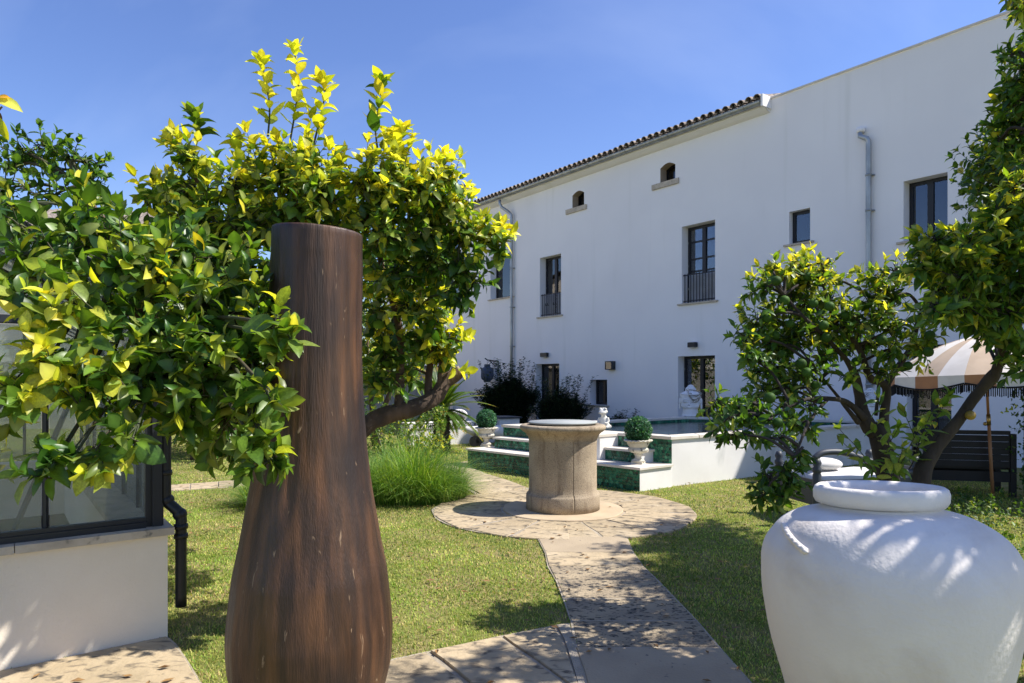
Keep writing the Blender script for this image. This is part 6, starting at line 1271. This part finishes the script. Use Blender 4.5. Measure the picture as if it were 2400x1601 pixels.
pc = TD_(Vector((.35, .40, .63))); pi2 = thing('pillow', pc, 'white crumpled pillow lying on the daybed', 'pillow'); m = MB(); m.ball(pc, (.24, .17, .075), 20, 12, Matrix.Rotation(.25, 3, 'Z')); m.build('pillow_cover', M['cushion'], pi2)
# ------------------------------------------------------------------ grill cabinet by the right door
gc = G(2170, 1070); gbx = thing('outdoor_cabinet', gc, 'dark navy covered cabinet standing by the right hand door behind the orange tree', 'cabinet'); TC_ = lambda v: gc+Vector((.97, .22, 0))*v.x+Vector((-.22, .97, 0))*v.y+UPZ*v.z
bpart('cabinet_body', (-.62, 0, .05), (.62, .6, .95), 'navy', gbx, TC_); bpart('cabinet_top', (-.65, -.03, .952), (.65, .63, 1.0), 'navy', gbx, TC_); bpart('door_panel', (-.58, -.015, .10), (-.01, -.001, .90), 'navy', gbx, TC_); bpart('door_panel', (.01, -.015, .10), (.58, -.001, .90), 'navy', gbx, TC_)
for x in (-.5, .5): bpart('foot', (x-.05, .05, 0), (x+.05, .55, .049), 'black', gbx, TC_)

# ------------------------------------------------------------------ garden wall, neighbouring house (far left)
def walls(name, pts, h, th, mat, label, cat='wall'):
    t = thing(name, Vector((*pts[0], 0)), label, cat); m = MB(); a, b = Vector((*pts[0], 0)), Vector((*pts[1], 0)); u = (b-a).normalized(); n_ = Vector((-u.y, u.x, 0)); Tq = lambda v: a+u*v.x+n_*v.y+UPZ*v.z; m.box((0, 0, 0), ((b-a).length, th, h), Tq); m.build('wall', M[mat], t)
    L_ = (b-a).length; k = int(L_/1.0); 
    for i in range(k): c = MB(); c.box((i*L_/k+.004, -.04, h+.001), ((i+1)*L_/k-.004, th+.04, h+.06), Tq); c.build('coping_stone', M['tile'], t)
    return t
walls('garden_wall', ((-20, 20.5), (-2.5, 27.5)), 2.1, .3, 'garden_wall', 'plain rendered garden wall at the far left behind the fruit trees')
walls('garden_wall', ((-20.3, 20.4), (-17.5, -6)), 2.2, .3, 'garden_wall', 'long boundary wall on the left beyond the greenhouse')
def gable_house(loc, dims, h, rot, label, roof_mat='terracotta'):
    t = thing('neighbouring_house', loc, label, 'house'); L0 = Vector(loc); Rz = Matrix.Rotation(rot, 3, 'Z'); Tq = lambda v: L0+Rz @ Vector(v); w, d = dims; m = MB(); rh = d*.22
    m.box((0, 0, 0), (w, d, h), Tq); m.add([Tq((0, 0, h)), Tq((0, d, h)), Tq((0, d/2, h+rh)), Tq((w, 0, h)), Tq((w, d, h)), Tq((w, d/2, h+rh))], [(0, 2, 1), (3, 4, 5)], False); m.build('wall', M['cream'], t)
    m = MB(); e = .35
    for s_ in (0, 1):
        y0 = -e if s_ == 0 else d+e; z0 = h-e*.44; n_ = int(w/.12); vs = []
        for i in range(n_+1):
            x = -e+(w+2*e)*i/n_; z = .05*(i % 2); vs += [Tq((x, y0, z0+z)), Tq((x, d/2, h+rh+.12+z))]
        m.add(vs, [(2*i, 2*i+2, 2*i+3, 2*i+1) for i in range(n_)], False)
    m.build('roof', M[roof_mat], t)
    for i in range(3):
        x = w*(.2+.28*i); wm = MB(); wm.box((x, -.03, h-1.7), (x+.8, .0, h-.5), Tq); wo = wm.build('window', M['limestone'], t); pm = MB(); pm.box((x+.06, -.045, h-1.64), (x+.74, -.031, h-.56), Tq); pm.build('pane', M['win_frame'], wo)
    return t
nh = P(95, 530, 21.5); gable_house((nh.x-7, 21.5, 0), (9.0, 6), nh.z-.05, .1, 'neighbouring house with a weathered tiled roof showing above the greenhouse', 'tile')
gable_house((-27, 4, 0), (15, 7), 4.6, math.radians(80), 'low house with a terracotta roof far off to the left')

# ------------------------------------------------------------------ grass
def lawn(n, z0, z1, xl, xr, hmin, hmax, wid, seed, tris=2):
    rr = np.random.default_rng(seed); y = rr.uniform(z0, z1, n); x = rr.uniform(0, 1, n)*(xr(y)-xl(y))+xl(y); keep = np.ones(n, bool)
    ox, oy = rr.normal(0, .018, n)+.02*np.sin(x*9+y*5), rr.normal(0, .018, n)+.02*np.sin(y*8-x*6)
    for p in NO_GRASS:
        q_ = np.asarray([(c_[0], c_[1]) for c_ in p]); bb = (x > q_[:, 0].min()-.1) & (x < q_[:, 0].max()+.1) & (y > q_[:, 1].min()-.1) & (y < q_[:, 1].max()+.1); ix = np.where(bb)[0]; a_, b_ = x[ix], y[ix]; ins = in_poly(a_+ox[ix], b_+oy[ix], p)
        for dx_, dy_ in ((.03, 0), (-.03, 0), (0, .04), (0, -.03)): ins &= in_poly(a_+dx_, b_+dy_, p)
        keep[ix[ins]] = False
    x, y = x[keep], y[keep]; n = len(x); a = rr.random(n)*6.283; L_ = rr.uniform(hmin, hmax, n); le = rr.uniform(.4, 1.75, n); w = wid*rr.uniform(.6, 1.3, n)
    dx, dy = np.cos(a), np.sin(a); b0 = np.stack((x-dy*w, y+dx*w, np.zeros(n)), 1); b1 = np.stack((x+dy*w, y-dx*w, np.zeros(n)), 1); s1, c1 = np.sin(le*.5), np.cos(le*.5); s2, c2 = np.sin(le), np.cos(le)
    m0 = np.stack((x+dx*L_*.5*s1-dy*w*.8, y+dy*L_*.5*s1+dx*w*.8, L_*.5*c1), 1); m1 = np.stack((x+dx*L_*.5*s1+dy*w*.8, y+dy*L_*.5*s1-dx*w*.8, L_*.5*c1), 1); t_ = np.stack((x+dx*L_*(.5*s1+.5*s2), y+dy*L_*(.5*s1+.5*s2), L_*(.5*c1+.5*c2)), 1)
    pal = np.array([(.25, .37, .06), (.40, .44, .10), (.56, .51, .17), (.54, .39, .19), (.12, .20, .045)], np.float32)
    patch = np.array([noise.noise(Vector((px_*.9, py_*.9, 0))) for px_, py_ in zip((x[::40]), (y[::40]))]); patch = np.repeat(patch, 40)[:n] if n > 40 else np.zeros(n)
    f1 = np.sin(x*1.7+np.sin(y*1.3)*2)+np.sin(y*2.1+np.sin(x*.9)*2.3)+np.sin(x*5.3+y*3.1)*.5
    u = rr.random(n)+.15*f1+.12*np.sin(x*11+np.sin(y*7)*2)*np.sin(y*9+np.sin(x*6)*2); ci = np.clip(np.digitize(u, [.28, .62, .84, .96]), 0, 4); ci = np.where(rr.random(n) < .10, 4, ci); c = pal[ci]*rr.uniform(.55, 1.35, (n, 1)).astype(np.float32)
    if tris == 1: V = np.stack((b0, b1, t_), 1).reshape(-1, 3); T_ = np.arange(n*3).reshape(-1, 3); me = np_mesh('lawn_grass', V, [T_], M['grass'], np.repeat(c, 3, 0))
    else:
        V = np.stack((b0, b1, m1, m0, t_), 1).reshape(-1, 3); b_ = np.arange(n)*5; Q = np.stack((b_, b_+1, b_+2, b_+3), 1); T_ = np.stack((b_+3, b_+2, b_+4), 1); me = np_mesh('lawn_grass', V, [Q, T_], M['grass'], np.repeat(c, 5, 0))
    return me
parts_ = [lawn(135000, 1.9, 4.8, lambda y: -.85*y-.2, lambda y: .85*y+.2, .012, .032, .0025, 1), lawn(150000, 4.8, 8.5, lambda y: -.85*y, lambda y: .85*y, .014, .034, .0036, 2), lawn(170000, 8.5, 15, lambda y: -.85*y, lambda y: .62*y+1, .014, .04, .0058, 3, 1), lawn(90000, 15, 27, lambda y: -.8*y, lambda y: .45*y, .02, .065, .008, 4, 1)]
for me in parts_: link('lawn_grass', me, None, kind='stuff', label='short mown lawn with dry yellowish patches', cat='grass')

# ------------------------------------------------------------------ leaves dropped on the lawn and the stones
fl_ = MB(); rr = random.Random(55)
for i in range(420):
    y = rr.uniform(2.6, 11); x = rr.uniform(-.72, .62)*y; z = .03
    if .5 < x-(-.2) < 2.2 and 7.6 < y < 9.2: z = .045
    a = rr.random()*6.28; s_ = rr.uniform(.018, .04); c, s = math.cos(a), math.sin(a); t = rr.uniform(0, .012)
    p = lambda u, v, w: (x+(u*c-v*s)*s_, y+(u*s+v*c)*s_, z+w)
    fl_.add([p(-1, 0, 0), p(0, -.45, t), p(1, 0, .003), p(0, .45, t*.6), p(0, 0, -.002)], [(0, 1, 4), (1, 2, 4), (2, 3, 4), (3, 0, 4)], False)
fl_.build('fallen_leaves', M['dry'], None, kind='stuff', label='scattered dry brown leaves on the lawn and paving', cat='leaves')
